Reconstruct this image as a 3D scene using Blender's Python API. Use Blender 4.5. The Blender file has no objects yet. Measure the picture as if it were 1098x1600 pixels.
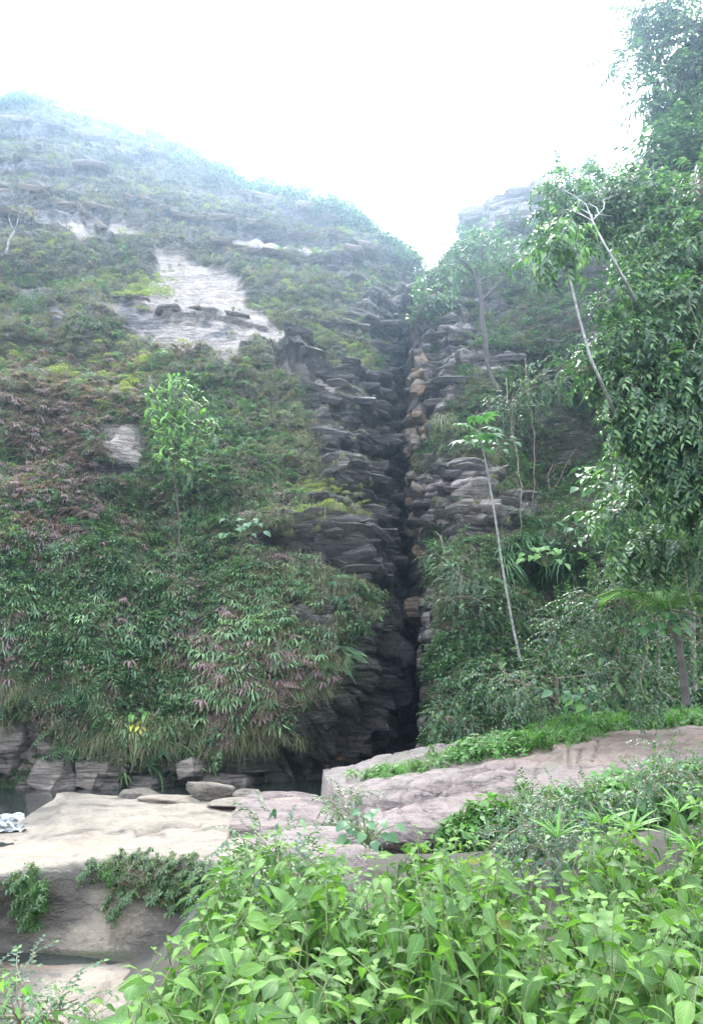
import bpy, math, random
import numpy as np
from mathutils import Matrix, Vector, Euler
R = math.radians
rnd = random.Random(7)
rng = np.random.default_rng(7)
S = bpy.context.scene
COL = S.collection

# ------------------------------------------------------------------ camera, sky, sun, exposure
CAM_Z, PITCH, FPX = 2.3, 15.0, 1155.0
cam = bpy.data.objects.new('camera', bpy.data.cameras.new('camera'))
COL.objects.link(cam)
cam.location = (0, 0, CAM_Z)
cam.rotation_euler = (R(90 + PITCH), 0, 0)
cam.data.sensor_fit = 'VERTICAL'
cam.data.sensor_height = 24
cam.data.lens = 24 * FPX / 1600
cam.data.clip_start = 0.05
cam.data.clip_end = 3000
S.camera = cam

SUN_EL, SUN_AZ = 55.0, 3.0            # high, ahead of the camera, a little to the right
w = bpy.data.worlds.new('World'); S.world = w; w.use_nodes = True
nt = w.node_tree; nt.nodes.clear()
sky = nt.nodes.new('ShaderNodeTexSky'); sky.sky_type = 'NISHITA'; sky.sun_disc = False
sky.sun_elevation = R(SUN_EL); sky.sun_rotation = R(SUN_AZ); sky.dust_density = 3.0; sky.air_density = 1.2
mixc = nt.nodes.new('ShaderNodeMix'); mixc.data_type = 'RGBA'
mixc.inputs['Factor'].default_value = 0.72          # thin bright cloud over the whole sky
mixc.inputs['B'].default_value = (10.2, 10.9, 11.8, 1)
bg = nt.nodes.new('ShaderNodeBackground'); bg.inputs['Strength'].default_value = 0.15
wo = nt.nodes.new('ShaderNodeOutputWorld')
nt.links.new(sky.outputs[0], mixc.inputs['A']); nt.links.new(mixc.outputs['Result'], bg.inputs['Color'])
nt.links.new(bg.outputs[0], wo.inputs['Surface'])

sl = bpy.data.lights.new('sun', 'SUN'); sl.energy = 1.5; sl.angle = R(10); sl.color = (1, .965, .9)
sun = bpy.data.objects.new('sun', sl); COL.objects.link(sun)
sv = Vector((math.sin(R(SUN_AZ)) * math.cos(R(SUN_EL)), math.cos(R(SUN_AZ)) * math.cos(R(SUN_EL)), math.sin(R(SUN_EL))))
sun.rotation_euler = sv.to_track_quat('Z', 'Y').to_euler()
S.view_settings.view_transform = 'Standard'; S.view_settings.look = 'None'
S.view_settings.gamma = 1; S.view_settings.use_curve_mapping = False
S.view_settings.exposure = 2.38
HAZE_DENSITY, HAZE_ANISO = 0.0025, 0.89
HAZE_COL = (.52, .74, 1.0)

S.render.engine = 'CYCLES'
c = S.cycles
c.max_bounces = 7; c.diffuse_bounces = 4; c.glossy_bounces = 2; c.transmission_bounces = 3
c.volume_bounces = 0; c.transparent_max_bounces = 4
c.use_denoising = True
try: c.denoiser = 'OPENIMAGEDENOISE'
except Exception: pass
c.sample_clamp_indirect = 3

# ------------------------------------------------------------------ helpers
cp, sp_ = math.cos(R(PITCH)), math.sin(R(PITCH))
def at(px, py, Y):
    """world point on the sight line of a photo pixel at forward distance Y (scalars or arrays)"""
    a = (np.asarray(px, float) - 549) / FPX
    b = (800 - np.asarray(py, float)) / FPX
    dy = cp - b * sp_; dz = sp_ + b * cp
    t = np.asarray(Y, float) / dy
    return np.stack([a * t, dy * t, CAM_Z + dz * t], -1)
def proj(P):
    P = np.asarray(P, float)
    x, y, z = P[..., 0], P[..., 1], P[..., 2] - CAM_Z
    d = y * cp + z * sp_; u = -y * sp_ + z * cp
    d = np.where(np.abs(d) < 1e-3, 1e-3, d)
    return 549 + FPX * x / d, 800 - FPX * u / d

def hash3(ix, iy, iz, seed=0):
    n = (ix.astype(np.int64) * 374761393 + iy.astype(np.int64) * 668265263 + iz.astype(np.int64) * 2147483647 + seed * 1274126177) & 0xffffffff
    n = ((n ^ (n >> 13)) * 1274126177) & 0xffffffff
    n = ((n ^ (n >> 15)) * 2246822519) & 0xffffffff
    return ((n ^ (n >> 16)) & 0xffffff) / float(0xffffff)
def vnoise(P, seed=0):
    P = np.asarray(P, float)
    i = np.floor(P).astype(np.int64); f = P - i; f = f * f * (3 - 2 * f)
    r = 0
    for dx in (0, 1):
        for dy in (0, 1):
            for dz in (0, 1):
                wgt = (f[..., 0] if dx else 1 - f[..., 0]) * (f[..., 1] if dy else 1 - f[..., 1]) * (f[..., 2] if dz else 1 - f[..., 2])
                r = r + wgt * hash3(i[..., 0] + dx, i[..., 1] + dy, i[..., 2] + dz, seed)
    return r * 2 - 1
def fbm(P, oct=4, seed=0, gain=.5):
    a, s, t = 1.0, 0, 0
    P = np.asarray(P, float)
    for k in range(oct):
        s = s + a * vnoise(P, seed + k * 17); t += a
        a *= gain; P = P * 2.03 + 13.7
    return s / t
def sstep(x, a, b):
    t = np.clip((np.asarray(x, float) - a) / (b - a), 0, 1); return t * t * (3 - 2 * t)
def ell(px, py, cx, cy, rx, ry, ang=0, soft=.35):
    ca, sa = math.cos(R(ang)), math.sin(R(ang))
    dx, dy = px - cx, py - cy
    u = (dx * ca + dy * sa) / rx; v = (-dx * sa + dy * ca) / ry
    return 1 - sstep(np.sqrt(u * u + v * v), 1 - soft, 1 + soft)
def polym(px, py, pts, soft=6.):
    inside = np.zeros(px.shape, bool); n = len(pts)
    for i in range(n):
        (xa, ya), (xb, yb) = pts[i], pts[(i + 1) % n]
        c_ = ((ya > py) != (yb > py)) & (px < (xb - xa) * (py - ya) / ((yb - ya) or 1e-9) + xa); inside ^= c_
    d, _ = segdist(px, py, list(pts) + [pts[0]])
    return np.clip(.5 + np.where(inside, d, -d) / (2 * soft), 0, 1)
def segdist(px, py, pts):
    """distance to polyline and signed vertical offset (positive = below the line)"""
    best = np.full(px.shape, 1e9); below = np.zeros(px.shape)
    for (x0, y0), (x1, y1) in zip(pts[:-1], pts[1:]):
        L2 = (x1 - x0) ** 2 + (y1 - y0) ** 2
        t = np.clip(((px - x0) * (x1 - x0) + (py - y0) * (y1 - y0)) / L2, 0, 1)
        qx, qy = x0 + t * (x1 - x0), y0 + t * (y1 - y0)
        d = np.hypot(px - qx, py - qy)
        m = d < best
        best = np.where(m, d, best); below = np.where(m, py - qy, below)
    return best, below

def tag(o, label=None, cat=None, group=None, kind=None):
    if label: o['label'] = label
    if cat: o['category'] = cat
    if group: o['group'] = group
    if kind: o['kind'] = kind
    return o
def link(name, me, parent=None, loc=None):
    o = bpy.data.objects.new(name, me); COL.objects.link(o)
    if parent is not None: o.parent = parent
    if loc is not None: o.location = loc
    return o
def empty(name, loc, label=None, cat=None, group=None):
    o = bpy.data.objects.new(name, None); COL.objects.link(o); o.location = [float(v) for v in loc]
    o.empty_display_size = .2
    return tag(o, label, cat, group)

class MB:
    """collects vertices and faces, with a per-vertex random value 'lv', and builds one mesh"""
    def __init__(s): s.v, s.f, s.lv, s.m, s.uv = [], [], [], [], []
    def add(s, vs, fs, lv=.5, m=0, uv=None):
        b = len(s.v); s.v += [tuple(map(float, p)) for p in vs]; s.lv += [lv] * len(vs)
        s.uv += (uv if uv else [(0, 0)] * len(vs))
        for f in fs: s.f.append(tuple(b + i for i in f)); s.m.append(m)
    def mesh(s, name, mats, smooth=True):
        me = bpy.data.meshes.new(name); me.from_pydata(s.v, [], s.f)
        a = me.attributes.new('lv', 'FLOAT', 'POINT'); a.data.foreach_set('value', np.array(s.lv, np.float32))
        me.polygons.foreach_set('material_index', np.array(s.m, np.int32))
        if smooth: me.polygons.foreach_set('use_smooth', np.ones(len(s.f), bool))
        uvl = me.uv_layers.new(name='uv'); li = np.zeros(len(me.loops), np.int32); me.loops.foreach_get('vertex_index', li)
        uvl.data.foreach_set('uv', np.array(s.uv, np.float32)[li].ravel())
        for m in (mats if isinstance(mats, (list, tuple)) else [mats]): me.materials.append(m)
        me.update(); return me
    def build(s, name, mats, parent=None, loc=None): return link(name, s.mesh(name, mats), parent, loc)

def nrm(v):
    v = np.asarray(v, float); return v / (np.linalg.norm(v) + 1e-9)
def frame(d, up=(0, 0, 1)):
    d = nrm(d); r = np.cross(d, up)
    if np.linalg.norm(r) < 1e-3: r = np.cross(d, (1, 0, 0))
    r = nrm(r); n = np.cross(r, d); return d, r, n
def tube(mb, pts, radii, n=6, m=0, lv=.5, closed_end=True):
    pts = [np.asarray(p, float) for p in pts]
    vs, fs = [], []
    up = np.array([.13, .21, .97])
    for i, p in enumerate(pts):
        d = pts[min(i + 1, len(pts) - 1)] - pts[max(i - 1, 0)]
        d, r, nn = frame(d, up if abs(nrm(d)[2]) < .9 else (1, .1, 0))
        for k in range(n):
            a = 2 * math.pi * k / n
            vs.append(p + (r * math.cos(a) + nn * math.sin(a)) * radii[i])
    for i in range(len(pts) - 1):
        for k in range(n):
            fs.append((i * n + k, i * n + (k + 1) % n, (i + 1) * n + (k + 1) % n, (i + 1) * n + k))
    if closed_end: fs.append(tuple((len(pts) - 1) * n + k for k in range(n)))
    mb.add(vs, fs, lv, m)
def curve_pts(p0, p1, n=8, sag=0, wob=.05, seed=0):
    """wobbly path from p0 to p1, sag > 0 bows it upward"""
    r = random.Random(seed); p0 = np.array(p0, float); p1 = np.array(p1, float); L = np.linalg.norm(p1 - p0)
    ph = [r.uniform(0, 6.3) for _ in range(3)]
    out = []
    for i in range(n + 1):
        t = i / n; e = math.sin(math.pi * t)
        o = np.array([math.sin(t * 7 + ph[0]), math.sin(t * 5 + ph[1]) * .6, math.sin(t * 6 + ph[2]) * .4]) * wob * L * e
        out.append(p0 + (p1 - p0) * t + o + np.array([0, 0, sag * L * e]))
    return out
def leaf(mb, base, d, nup, L, W, droop=.2, lv=.5, m=0, rows=3, fold=.18):
    """a pointed leaf with a midrib fold, bending down along its length"""
    d, r, n = frame(d, nup)
    prof = {2: (.0, 1.0, .0), 3: (.0, .95, .75, .0), 4: (.0, .8, 1., .6, .0)}[rows]
    vs, fs, uv = [], [], []
    for i in range(rows + 1):
        t = i / rows
        c_ = np.asarray(base) + d * L * t - np.array([0, 0, 1.]) * droop * L * t * t
        wd = W * .5 * prof[i]
        if i in (0, rows): vs.append(c_); uv.append((.5, t))
        else:
            vs += [c_ - r * wd + n * fold * wd, c_, c_ + r * wd + n * fold * wd]; uv += [(0, t), (.5, t), (1, t)]
    fs += [(0, 2, 1), (0, 3, 2)]
    for i in range(1, rows - 1):
        a = 1 + (i - 1) * 3; fs += [(a, a + 1, a + 4, a + 3), (a + 1, a + 2, a + 5, a + 4)]
    a = 1 + (rows - 2) * 3; t_ = len(vs) - 1
    fs += [(a, a + 1, t_), (a + 1, a + 2, t_)]
    mb.add(vs, fs, lv, m, uv)

# ------------------------------------------------------------------ materials
def newmat(name):
    m = bpy.data.materials.new(name); m.use_nodes = True; nt = m.node_tree; nt.nodes.clear()
    return m, nt
def N(nt, t, **k):
    n = nt.nodes.new(t)
    for a, b in k.items():
        if a in n.inputs: n.inputs[a].default_value = b
        else: setattr(n, a, b)
    return n
def mixrgb(nt, a, b, fac, mode='MIX'):
    n = nt.nodes.new('ShaderNodeMix'); n.data_type = 'RGBA'; n.blend_type = mode
    for s_, v in (('A', a), ('B', b), ('Factor', fac)):
        if hasattr(v, 'is_linked') or isinstance(v, bpy.types.NodeSocket): nt.links.new(v, n.inputs[s_])
        elif s_ == 'Factor': n.inputs[s_].default_value = v
        else: n.inputs[s_].default_value = (*v, 1)
    return n.outputs['Result']
def noise(nt, scale, detail=5, rough=.6, vec=None, dist=0):
    n = N(nt, 'ShaderNodeTexNoise'); n.inputs['Scale'].default_value = scale; n.inputs['Detail'].default_value = detail
    n.inputs['Roughness'].default_value = rough; n.inputs['Distortion'].default_value = dist
    if vec is not None: nt.links.new(vec, n.inputs['Vector'])
    return n.outputs['Fac']
def ramp(nt, fac, a, b, lo=0., hi=1.):
    n = N(nt, 'ShaderNodeMapRange'); n.inputs['From Min'].default_value = a; n.inputs['From Max'].default_value = b
    n.inputs['To Min'].default_value = lo; n.inputs['To Max'].default_value = hi
    nt.links.new(fac, n.inputs['Value']); return n.outputs['Result']
def math_(nt, op, a, b=None):
    n = N(nt, 'ShaderNodeMath'); n.operation = op
    for i, v in enumerate((a, b)):
        if v is None: continue
        if isinstance(v, bpy.types.NodeSocket): nt.links.new(v, n.inputs[i])
        else: n.inputs[i].default_value = v
    return n.outputs[0]
def attr(nt, name):
    n = N(nt, 'ShaderNodeAttribute'); n.attribute_name = name; return n.outputs['Fac']

def foliage_mat(name, c1, c2, c3=None, trans=.35, rough=.5, clump=.35, veins=False, spec=.4, dead=None, dead_amt=0.05):
    """c1/c2 mixed per plant, c3 reached by some leaves; translucency tinted by the same colour"""
    m, nt = newmat(name)
    oi = N(nt, 'ShaderNodeObjectInfo'); lv = attr(nt, 'lv')
    geo = N(nt, 'ShaderNodeNewGeometry')
    big = noise(nt, clump, 2, .5, geo.outputs['Position'])
    f = math_(nt, 'ADD', math_(nt, 'MULTIPLY', oi.outputs['Random'], .45), math_(nt, 'MULTIPLY', lv, .35))
    f = math_(nt, 'ADD', f, ramp(nt, big, .35, .65, -.15, .35))
    col = mixrgb(nt, c1, c2, ramp(nt, f, .1, .95))
    if c3: col = mixrgb(nt, col, c3, ramp(nt, lv, .62, .95, 0, .9))
    if dead: col = mixrgb(nt, col, dead, ramp(nt, lv, .0, dead_amt, 1, 0))
    if veins:
        tc = N(nt, 'ShaderNodeUVMap')
        sx = N(nt, 'ShaderNodeSeparateXYZ'); nt.links.new(tc.outputs[0], sx.inputs[0])
        ax = math_(nt, 'ABSOLUTE', math_(nt, 'SUBTRACT', sx.outputs[0], .5))
        mid = ramp(nt, ax, .0, .035, 1, 0)
        ph = math_(nt, 'SUBTRACT', math_(nt, 'MULTIPLY', sx.outputs[1], 52.), math_(nt, 'MULTIPLY', ax, 42.))
        side = ramp(nt, math_(nt, 'SINE', ph), .80, 1., 0, .6)
        vf = math_(nt, 'MAXIMUM', mid, side)
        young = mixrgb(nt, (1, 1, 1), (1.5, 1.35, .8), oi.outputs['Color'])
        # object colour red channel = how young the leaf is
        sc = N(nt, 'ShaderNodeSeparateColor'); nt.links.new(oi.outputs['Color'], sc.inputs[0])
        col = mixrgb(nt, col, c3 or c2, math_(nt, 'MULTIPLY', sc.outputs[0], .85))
        col2 = mixrgb(nt, col, tuple(min(1, x * 1.9 + .02) for x in (c3 or c2)), math_(nt, 'MULTIPLY', vf, .5))
        blot = noise(nt, 14, 3, .6, geo.outputs['Position'])
        col = mixrgb(nt, col2, (.0, .0, .0), ramp(nt, blot, .30, .65, .35, 0))
        col = mixrgb(nt, col, (.26, .20, .05), math_(nt, 'MULTIPLY', ramp(nt, oi.outputs['Random'], .990, .996), .35))
        spot = noise(nt, 70, 2, .5, geo.outputs['Position']); col = mixrgb(nt, col, (.10, .07, .03), ramp(nt, spot, .66, .72, 0, .6))
    p = N(nt, 'ShaderNodeBsdfPrincipled'); p.inputs['Roughness'].default_value = rough
    p.inputs['Specular IOR Level'].default_value = spec
    nt.links.new(col, p.inputs['Base Color'])
    if veins:
        b = N(nt, 'ShaderNodeBump'); b.inputs['Strength'].default_value = .35; b.inputs['Distance'].default_value = .004
        nt.links.new(math_(nt, 'SUBTRACT', 1., vf), b.inputs['Height']); nt.links.new(b.outputs[0], p.inputs['Normal'])
    t = N(nt, 'ShaderNodeBsdfTranslucent'); nt.links.new(mixrgb(nt, col, (1.6, 1.9, .8), .999, 'MULTIPLY'), t.inputs['Color'])
    ms = N(nt, 'ShaderNodeMixShader'); ms.inputs[0].default_value = trans
    nt.links.new(p.outputs[0], ms.inputs[1]); nt.links.new(t.outputs[0], ms.inputs[2])
    o = N(nt, 'ShaderNodeOutputMaterial'); nt.links.new(ms.outputs[0], o.inputs['Surface'])
    return m
def bark_mat(name, c1, c2, scale=6, rough=.85):
    m, nt = newmat(name); tc = N(nt, 'ShaderNodeNewGeometry')
    n1 = noise(nt, scale, 6, .65, tc.outputs['Position']); n2 = noise(nt, scale * 7, 3, .6, tc.outputs['Position'])
    col = mixrgb(nt, c1, c2, ramp(nt, n1, .38, .62)); col = mixrgb(nt, col, (.03, .03, .025), ramp(nt, n2, .6, .8, 0, .55))
    p = N(nt, 'ShaderNodeBsdfPrincipled'); p.inputs['Roughness'].default_value = rough; nt.links.new(col, p.inputs['Base Color'])
    b = N(nt, 'ShaderNodeBump'); b.inputs['Strength'].default_value = .6; b.inputs['Distance'].default_value = .02
    nt.links.new(n2, b.inputs['Height']); nt.links.new(b.outputs[0], p.inputs['Normal'])
    o = N(nt, 'ShaderNodeOutputMaterial'); nt.links.new(p.outputs[0], o.inputs['Surface']); return m
def rock_mat(name, base1, base2, pale, dark, bump=1., scale=1., stretch=(1, 1, 2.2), lines=7., rustc=(.36, .21, .09)):
    """stone that reads the vertex masks pale, wet, moss, rust"""
    m, nt = newmat(name); g = N(nt, 'ShaderNodeNewGeometry')
    mp = N(nt, 'ShaderNodeMapping'); mp.inputs['Scale'].default_value = stretch; mp.inputs['Rotation'].default_value = (0, R(-7), 0)
    nt.links.new(g.outputs['Position'], mp.inputs['Vector']); V = mp.outputs[0]
    nA = noise(nt, .45 * scale, 6, .65, V); nB = noise(nt, 2.6 * scale, 8, .7, V, .4); nC = noise(nt, 17 * scale, 6, .7, V); nD = noise(nt, 60 * scale, 3, .6, V)
    col = mixrgb(nt, base1, base2, ramp(nt, nA, .35, .65))
    col = mixrgb(nt, col, pale, math_(nt, 'MULTIPLY', attr(nt, 'pale'), ramp(nt, nB, .28, .62, .35, 1.)))
    col = mixrgb(nt, col, dark, ramp(nt, nB, .52, .72, 0, .75))
    mps = N(nt, 'ShaderNodeMapping'); mps.inputs['Scale'].default_value = (.5, .5, lines); mps.inputs['Rotation'].default_value = (0, R(-6), 0)
    nt.links.new(g.outputs['Position'], mps.inputs['Vector'])
    nS = noise(nt, 1.6 * scale, 5, .7, mps.outputs[0], .3)
    npale = ramp(nt, attr(nt, 'pale'), .3, 1., 1., .28)
    col = mixrgb(nt, col, dark, math_(nt, 'MULTIPLY', npale, ramp(nt, nS, .50, .62, 0, .8))); col = mixrgb(nt, col, pale, ramp(nt, nS, .46, .36, 0, .28))
    nM = noise(nt, 6.5 * scale, 6, .75, V, .6)
    col = mixrgb(nt, col, dark, math_(nt, 'MULTIPLY', npale, ramp(nt, nM, .53, .63, 0, .65))); col = mixrgb(nt, col, pale, ramp(nt, nM, .44, .34, 0, .5))
    lich = math_(nt, 'MULTIPLY', ramp(nt, nC, .58, .66), ramp(nt, nA, .4, .6, .15, .8))
    col = mixrgb(nt, col, (.26, .26, .24), math_(nt, 'MULTIPLY', lich, .5))
    pit = ramp(nt, nC, .30, .42, .7, 0)
    col = mixrgb(nt, col, dark, pit)
    col = mixrgb(nt, col, rustc, math_(nt, 'MULTIPLY', attr(nt, 'rust'), ramp(nt, nB, .35, .6, .3, 1.)))
    mc = mixrgb(nt, (.018, .024, .010), (.075, .085, .025), ramp(nt, nC, .35, .65))
    col = mixrgb(nt, col, mc, math_(nt, 'MULTIPLY', attr(nt, 'moss'), ramp(nt, nB, .36, .5)))
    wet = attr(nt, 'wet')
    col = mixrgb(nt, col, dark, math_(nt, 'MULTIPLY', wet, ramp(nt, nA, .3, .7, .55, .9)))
    p = N(nt, 'ShaderNodeBsdfPrincipled'); nt.links.new(col, p.inputs['Base Color'])
    nt.links.new(ramp(nt, wet, 0, 1, .82, .34), p.inputs['Roughness'])
    p.inputs['Specular IOR Level'].default_value = .45
    h = math_(nt, 'ADD', math_(nt, 'MULTIPLY', nB, .8), math_(nt, 'MULTIPLY', nC, .45)); h = math_(nt, 'ADD', h, math_(nt, 'MULTIPLY', nM, .6)); h = math_(nt, 'SUBTRACT', h, math_(nt, 'MULTIPLY', ramp(nt, nS, .50, .62), .5)); h = math_(nt, 'ADD', h, math_(nt, 'MULTIPLY', nD, .08))
    b = N(nt, 'ShaderNodeBump'); b.inputs['Strength'].default_value = 1.; b.inputs['Distance'].default_value = .22 * bump / scale
    nt.links.new(h, b.inputs['Height']); nt.links.new(b.outputs[0], p.inputs['Normal'])
    o = N(nt, 'ShaderNodeOutputMaterial'); nt.links.new(p.outputs[0], o.inputs['Surface']); return m

M = {}
M['cliff'] = rock_mat('cliff rock', (.11, .107, .118), (.19, .18, .185), (.53, .455, .40), (.018, .018, .021))
M['river_rock'] = rock_mat('river rock', (.058, .050, .038), (.095, .080, .060), (.24, .20, .155), (.020, .017, .014), .35, 2.2, (1, 1, 1.6), 1.6, (.30, .18, .12))
M['slab_rock'] = rock_mat('sloping slab rock', (.125, .088, .080), (.18, .120, .110), (.25, .215, .20), (.024, .021, .021), .5, 1.8, (1, 1.6, 1.6), 3.)
M['soil'] = bark_mat('dark leaf litter soil', (.014, .012, .008), (.03, .024, .014), 3)
M['fern'] = foliage_mat('green fern', (.040, .09, .048), (.13, .22, .11), (.27, .38, .19), .3)
M['fern_purple'] = foliage_mat('russet fern', (.13, .09, .09), (.24, .155, .155), (.32, .22, .22), .25, .7)
M['brush'] = foliage_mat('grey green brush', (.085, .093, .065), (.18, .19, .14), (.26, .28, .19), .3, .65, dead=(.17, .12, .09), dead_amt=.25)
M['drygrass'] = foliage_mat('hanging grass', (.07, .085, .04), (.16, .16, .09), (.20, .23, .10), .25, .6, dead=(.22, .17, .11), dead_amt=.3)
M['bluegrass'] = foliage_mat('blue green grass', (.05, .11, .07), (.09, .17, .11), (.14, .22, .14), .25, .5)
M['moss'] = foliage_mat('yellow green moss', (.13, .17, .035), (.23, .27, .06), (.31, .34, .10), .3, .8, clump=.9)
M['leaf_small'] = foliage_mat('small dark leaves', (.024, .060, .028), (.065, .125, .055), (.13, .21, .09), .35, .45, dead=(.12, .09, .05), dead_amt=.08)
M['leaf_mid'] = foliage_mat('mid green broad leaves', (.035, .10, .045), (.07, .16, .065), (.13, .24, .09), .35, .4)
M['leaf_bright'] = foliage_mat('bright young leaves', (.07, .17, .035), (.13, .27, .06), (.20, .35, .09), .45, .45)
M['leaf_tree'] = foliage_mat('tree leaves', (.020, .058, .030), (.050, .108, .052), (.13, .23, .085), .32, .42, spec=.42)
M['leaf_yellow'] = foliage_mat('yellow leaves', (.42, .42, .05), (.55, .52, .08), None, .4)
M['leaf_front'] = foliage_mat('shrub leaf with veins', (.016, .052, .013), (.048, .115, .028), (.13, .235, .05), .32, .5, veins=True, spec=.22)
M['grass'] = foliage_mat('low green grass', (.04, .11, .025), (.075, .18, .04), (.12, .24, .06), .35, .55)
M['bark_pale'] = bark_mat('pale bark', (.10, .10, .09), (.24, .24, .225), 9)
M['bark_dark'] = bark_mat('dark bark', (.030, .026, .024), (.07, .06, .052), 6)
M['bark_brown'] = bark_mat('brown bark', (.12, .085, .06), (.20, .16, .12), 6)
M['stem_green'] = bark_mat('green stems', (.08, .11, .04), (.13, .16, .06), 10)
def water_mat():
    m, nt = newmat('pool water'); g = N(nt, 'ShaderNodeNewGeometry')
    n1 = noise(nt, 2.2, 3, .5, g.outputs['Position']); n2 = noise(nt, 9, 2, .5, g.outputs['Position'])
    p = N(nt, 'ShaderNodeBsdfPrincipled'); p.inputs['Base Color'].default_value = (.018, .022, .02, 1)
    p.inputs['Roughness'].default_value = .07; p.inputs['IOR'].default_value = 1.33
    b = N(nt, 'ShaderNodeBump'); b.inputs['Strength'].default_value = .25; b.inputs['Distance'].default_value = .03
    nt.links.new(math_(nt, 'ADD', n1, math_(nt, 'MULTIPLY', n2, .3)), b.inputs['Height']); nt.links.new(b.outputs[0], p.inputs['Normal'])
    o = N(nt, 'ShaderNodeOutputMaterial'); nt.links.new(p.outputs[0], o.inputs['Surface']); return m
M['water'] = water_mat()
def foam_mat():
    m, nt = newmat('white water'); g = N(nt, 'ShaderNodeNewGeometry')
    n1 = noise(nt, 3.2, 8, .72, g.outputs['Position'], 1.2)
    p = N(nt, 'ShaderNodeBsdfPrincipled'); nt.links.new(mixrgb(nt, (.03, .04, .045), (.6, .64, .66), ramp(nt, n1, .47, .60)), p.inputs['Base Color'])
    p.inputs['Roughness'].default_value = .3
    b = N(nt, 'ShaderNodeBump'); b.inputs['Distance'].default_value = .06; nt.links.new(n1, b.inputs['Height']); nt.links.new(b.outputs[0], p.inputs['Normal'])
    o = N(nt, 'ShaderNodeOutputMaterial'); nt.links.new(p.outputs[0], o.inputs['Surface']); return m
M['foam'] = foam_mat()

# ------------------------------------------------------------------ surfaces from grids
def grid_normals(P):
    du = np.gradient(P, axis=1); dv = np.gradient(P, axis=0)
    n = np.cross(du, dv); n /= (np.linalg.norm(n, axis=-1, keepdims=True) + 1e-9); return n
def blur(A, k):
    for _ in range(k):
        for ax in (0, 1):
            B = np.concatenate([np.take(A, [0], ax), A, np.take(A, [-1], ax)], ax)
            n = A.shape[ax]
            A = (np.take(B, range(0, n), ax) + 2 * np.take(B, range(1, n + 1), ax) + np.take(B, range(2, n + 2), ax)) / 4
    return A
def grid_mesh(name, P, mat, masks=None, smooth=True):
    nv, nu = P.shape[:2]
    me = bpy.data.meshes.new(name)
    idx = np.arange(nv * nu).reshape(nv, nu)
    q = np.stack([idx[:-1, :-1], idx[1:, :-1], idx[1:, 1:], idx[:-1, 1:]], -1).reshape(-1, 4)
    me.vertices.add(nv * nu); me.vertices.foreach_set('co', P.reshape(-1).astype(np.float32))
    me.loops.add(q.size); me.loops.foreach_set('vertex_index', q.ravel().astype(np.int32))
    me.polygons.add(len(q)); me.polygons.foreach_set('loop_start', (np.arange(len(q)) * 4).astype(np.int32))
    me.polygons.foreach_set('loop_total', np.full(len(q), 4, np.int32))
    me.polygons.foreach_set('use_smooth', np.full(len(q), smooth))
    for k in ('pale', 'wet', 'moss', 'rust'):
        a = me.attributes.new(k, 'FLOAT', 'POINT')
        v = (masks or {}).get(k); v = np.zeros(nv * nu) if v is None else np.broadcast_to(v, (nv, nu)).ravel()
        a.data.foreach_set('value', np.clip(v, 0, 1).astype(np.float32))
    me.materials.append(mat); me.update(); me.validate()
    return me

def strata(P, h1=1.0, h2=.27, tilt=.10, seed=0, w1=3.5, w2=1.1):
    s = P[..., 2] + tilt * P[..., 0] + .9 * fbm(P * .07, 2, seed + 3) + .13 * fbm(P * .45, 3, seed + 5)
    out = 0
    for h, wd, a, nk in ((h1, w1, .62, .42), (h2, w2, .27, .15)):
        t = s / h + .55 * vnoise(np.stack([P[..., 0] * .12 / h, P[..., 1] * .05, s / h * .33], -1), seed + 9)
        k = np.floor(t); f = t - k
        off = hash3(k, k * 0, k * 0, seed + 21)
        xw = P[..., 0] / (wd * (.5 + off)) + off * 17 + .35 * vnoise(P * 1.3, seed + 2)
        b = np.floor(xw); fb = xw - b
        p0 = hash3(k, b, k * 0, seed + 31)
        # soft side faces between neighbouring blocks
        p1 = hash3(k, b + 1, k * 0, seed + 31); e = sstep(fb, .86, 1.0); pr = p0 * (1 - e) + p1 * e
        notch = np.exp(-(f / .13) ** 2) * (.6 + .8 * hash3(k, b, k * 0, seed + 55))
        tl = (hash3(k, b, k * 0, seed + 77) - .5) * .5; rnd_ = (1.0 - .25 * f + tl * (fb - .5)) * sstep(f, 0, .10)
        out = out + a * pr * rnd_ - nk * notch
    return out

# ------------------------------------------------------------------ cliff
def xgully(py): return np.interp(py, [300, 440, 520, 600, 700, 800, 900, 1000, 1100, 1250], [664, 660, 642, 632, 630, 634, 642, 646, 650, 650])
def cliff_skyline(px):
    s = np.interp(px, [-900, -300, 0, 40, 100, 170, 250, 330, 400, 460, 530, 570, 600, 640, 652, 660, 668, 690, 715, 733, 742, 780, 830, 900, 1000, 1100, 1400, 1900],
                  [90, 115, 150, 148, 166, 192, 218, 254, 282, 300, 326, 350, 378, 412, 446, 452, 444, 405, 378, 345, 326, 320, 306, 300, 285, 250, 200, 160])
    return s + 5 * np.sin(px * .11) * np.sin(px * .043 + 1) + 3 * np.sin(px * .31)
def jag(py, a=9., seed=0):
    k = np.floor(py / 13.); f = py / 13. - k; z = k * 0
    return a * ((hash3(k, z, z, 400 + seed) * (1 - sstep(f, .75, 1)) + hash3(k + 1, z, z, 400 + seed) * sstep(f, .75, 1)) - .5) * 2 * sstep(py, 430, 520)
def cave_mask(px, py):
    # dark recess under the overhang at the foot of the gully
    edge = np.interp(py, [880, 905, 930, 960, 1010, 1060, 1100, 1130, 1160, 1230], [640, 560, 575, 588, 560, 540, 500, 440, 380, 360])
    return sstep(px, edge - 6, edge + 26) * sstep(py, 896, 925) * (1 - sstep(px, 648, 660))
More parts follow.
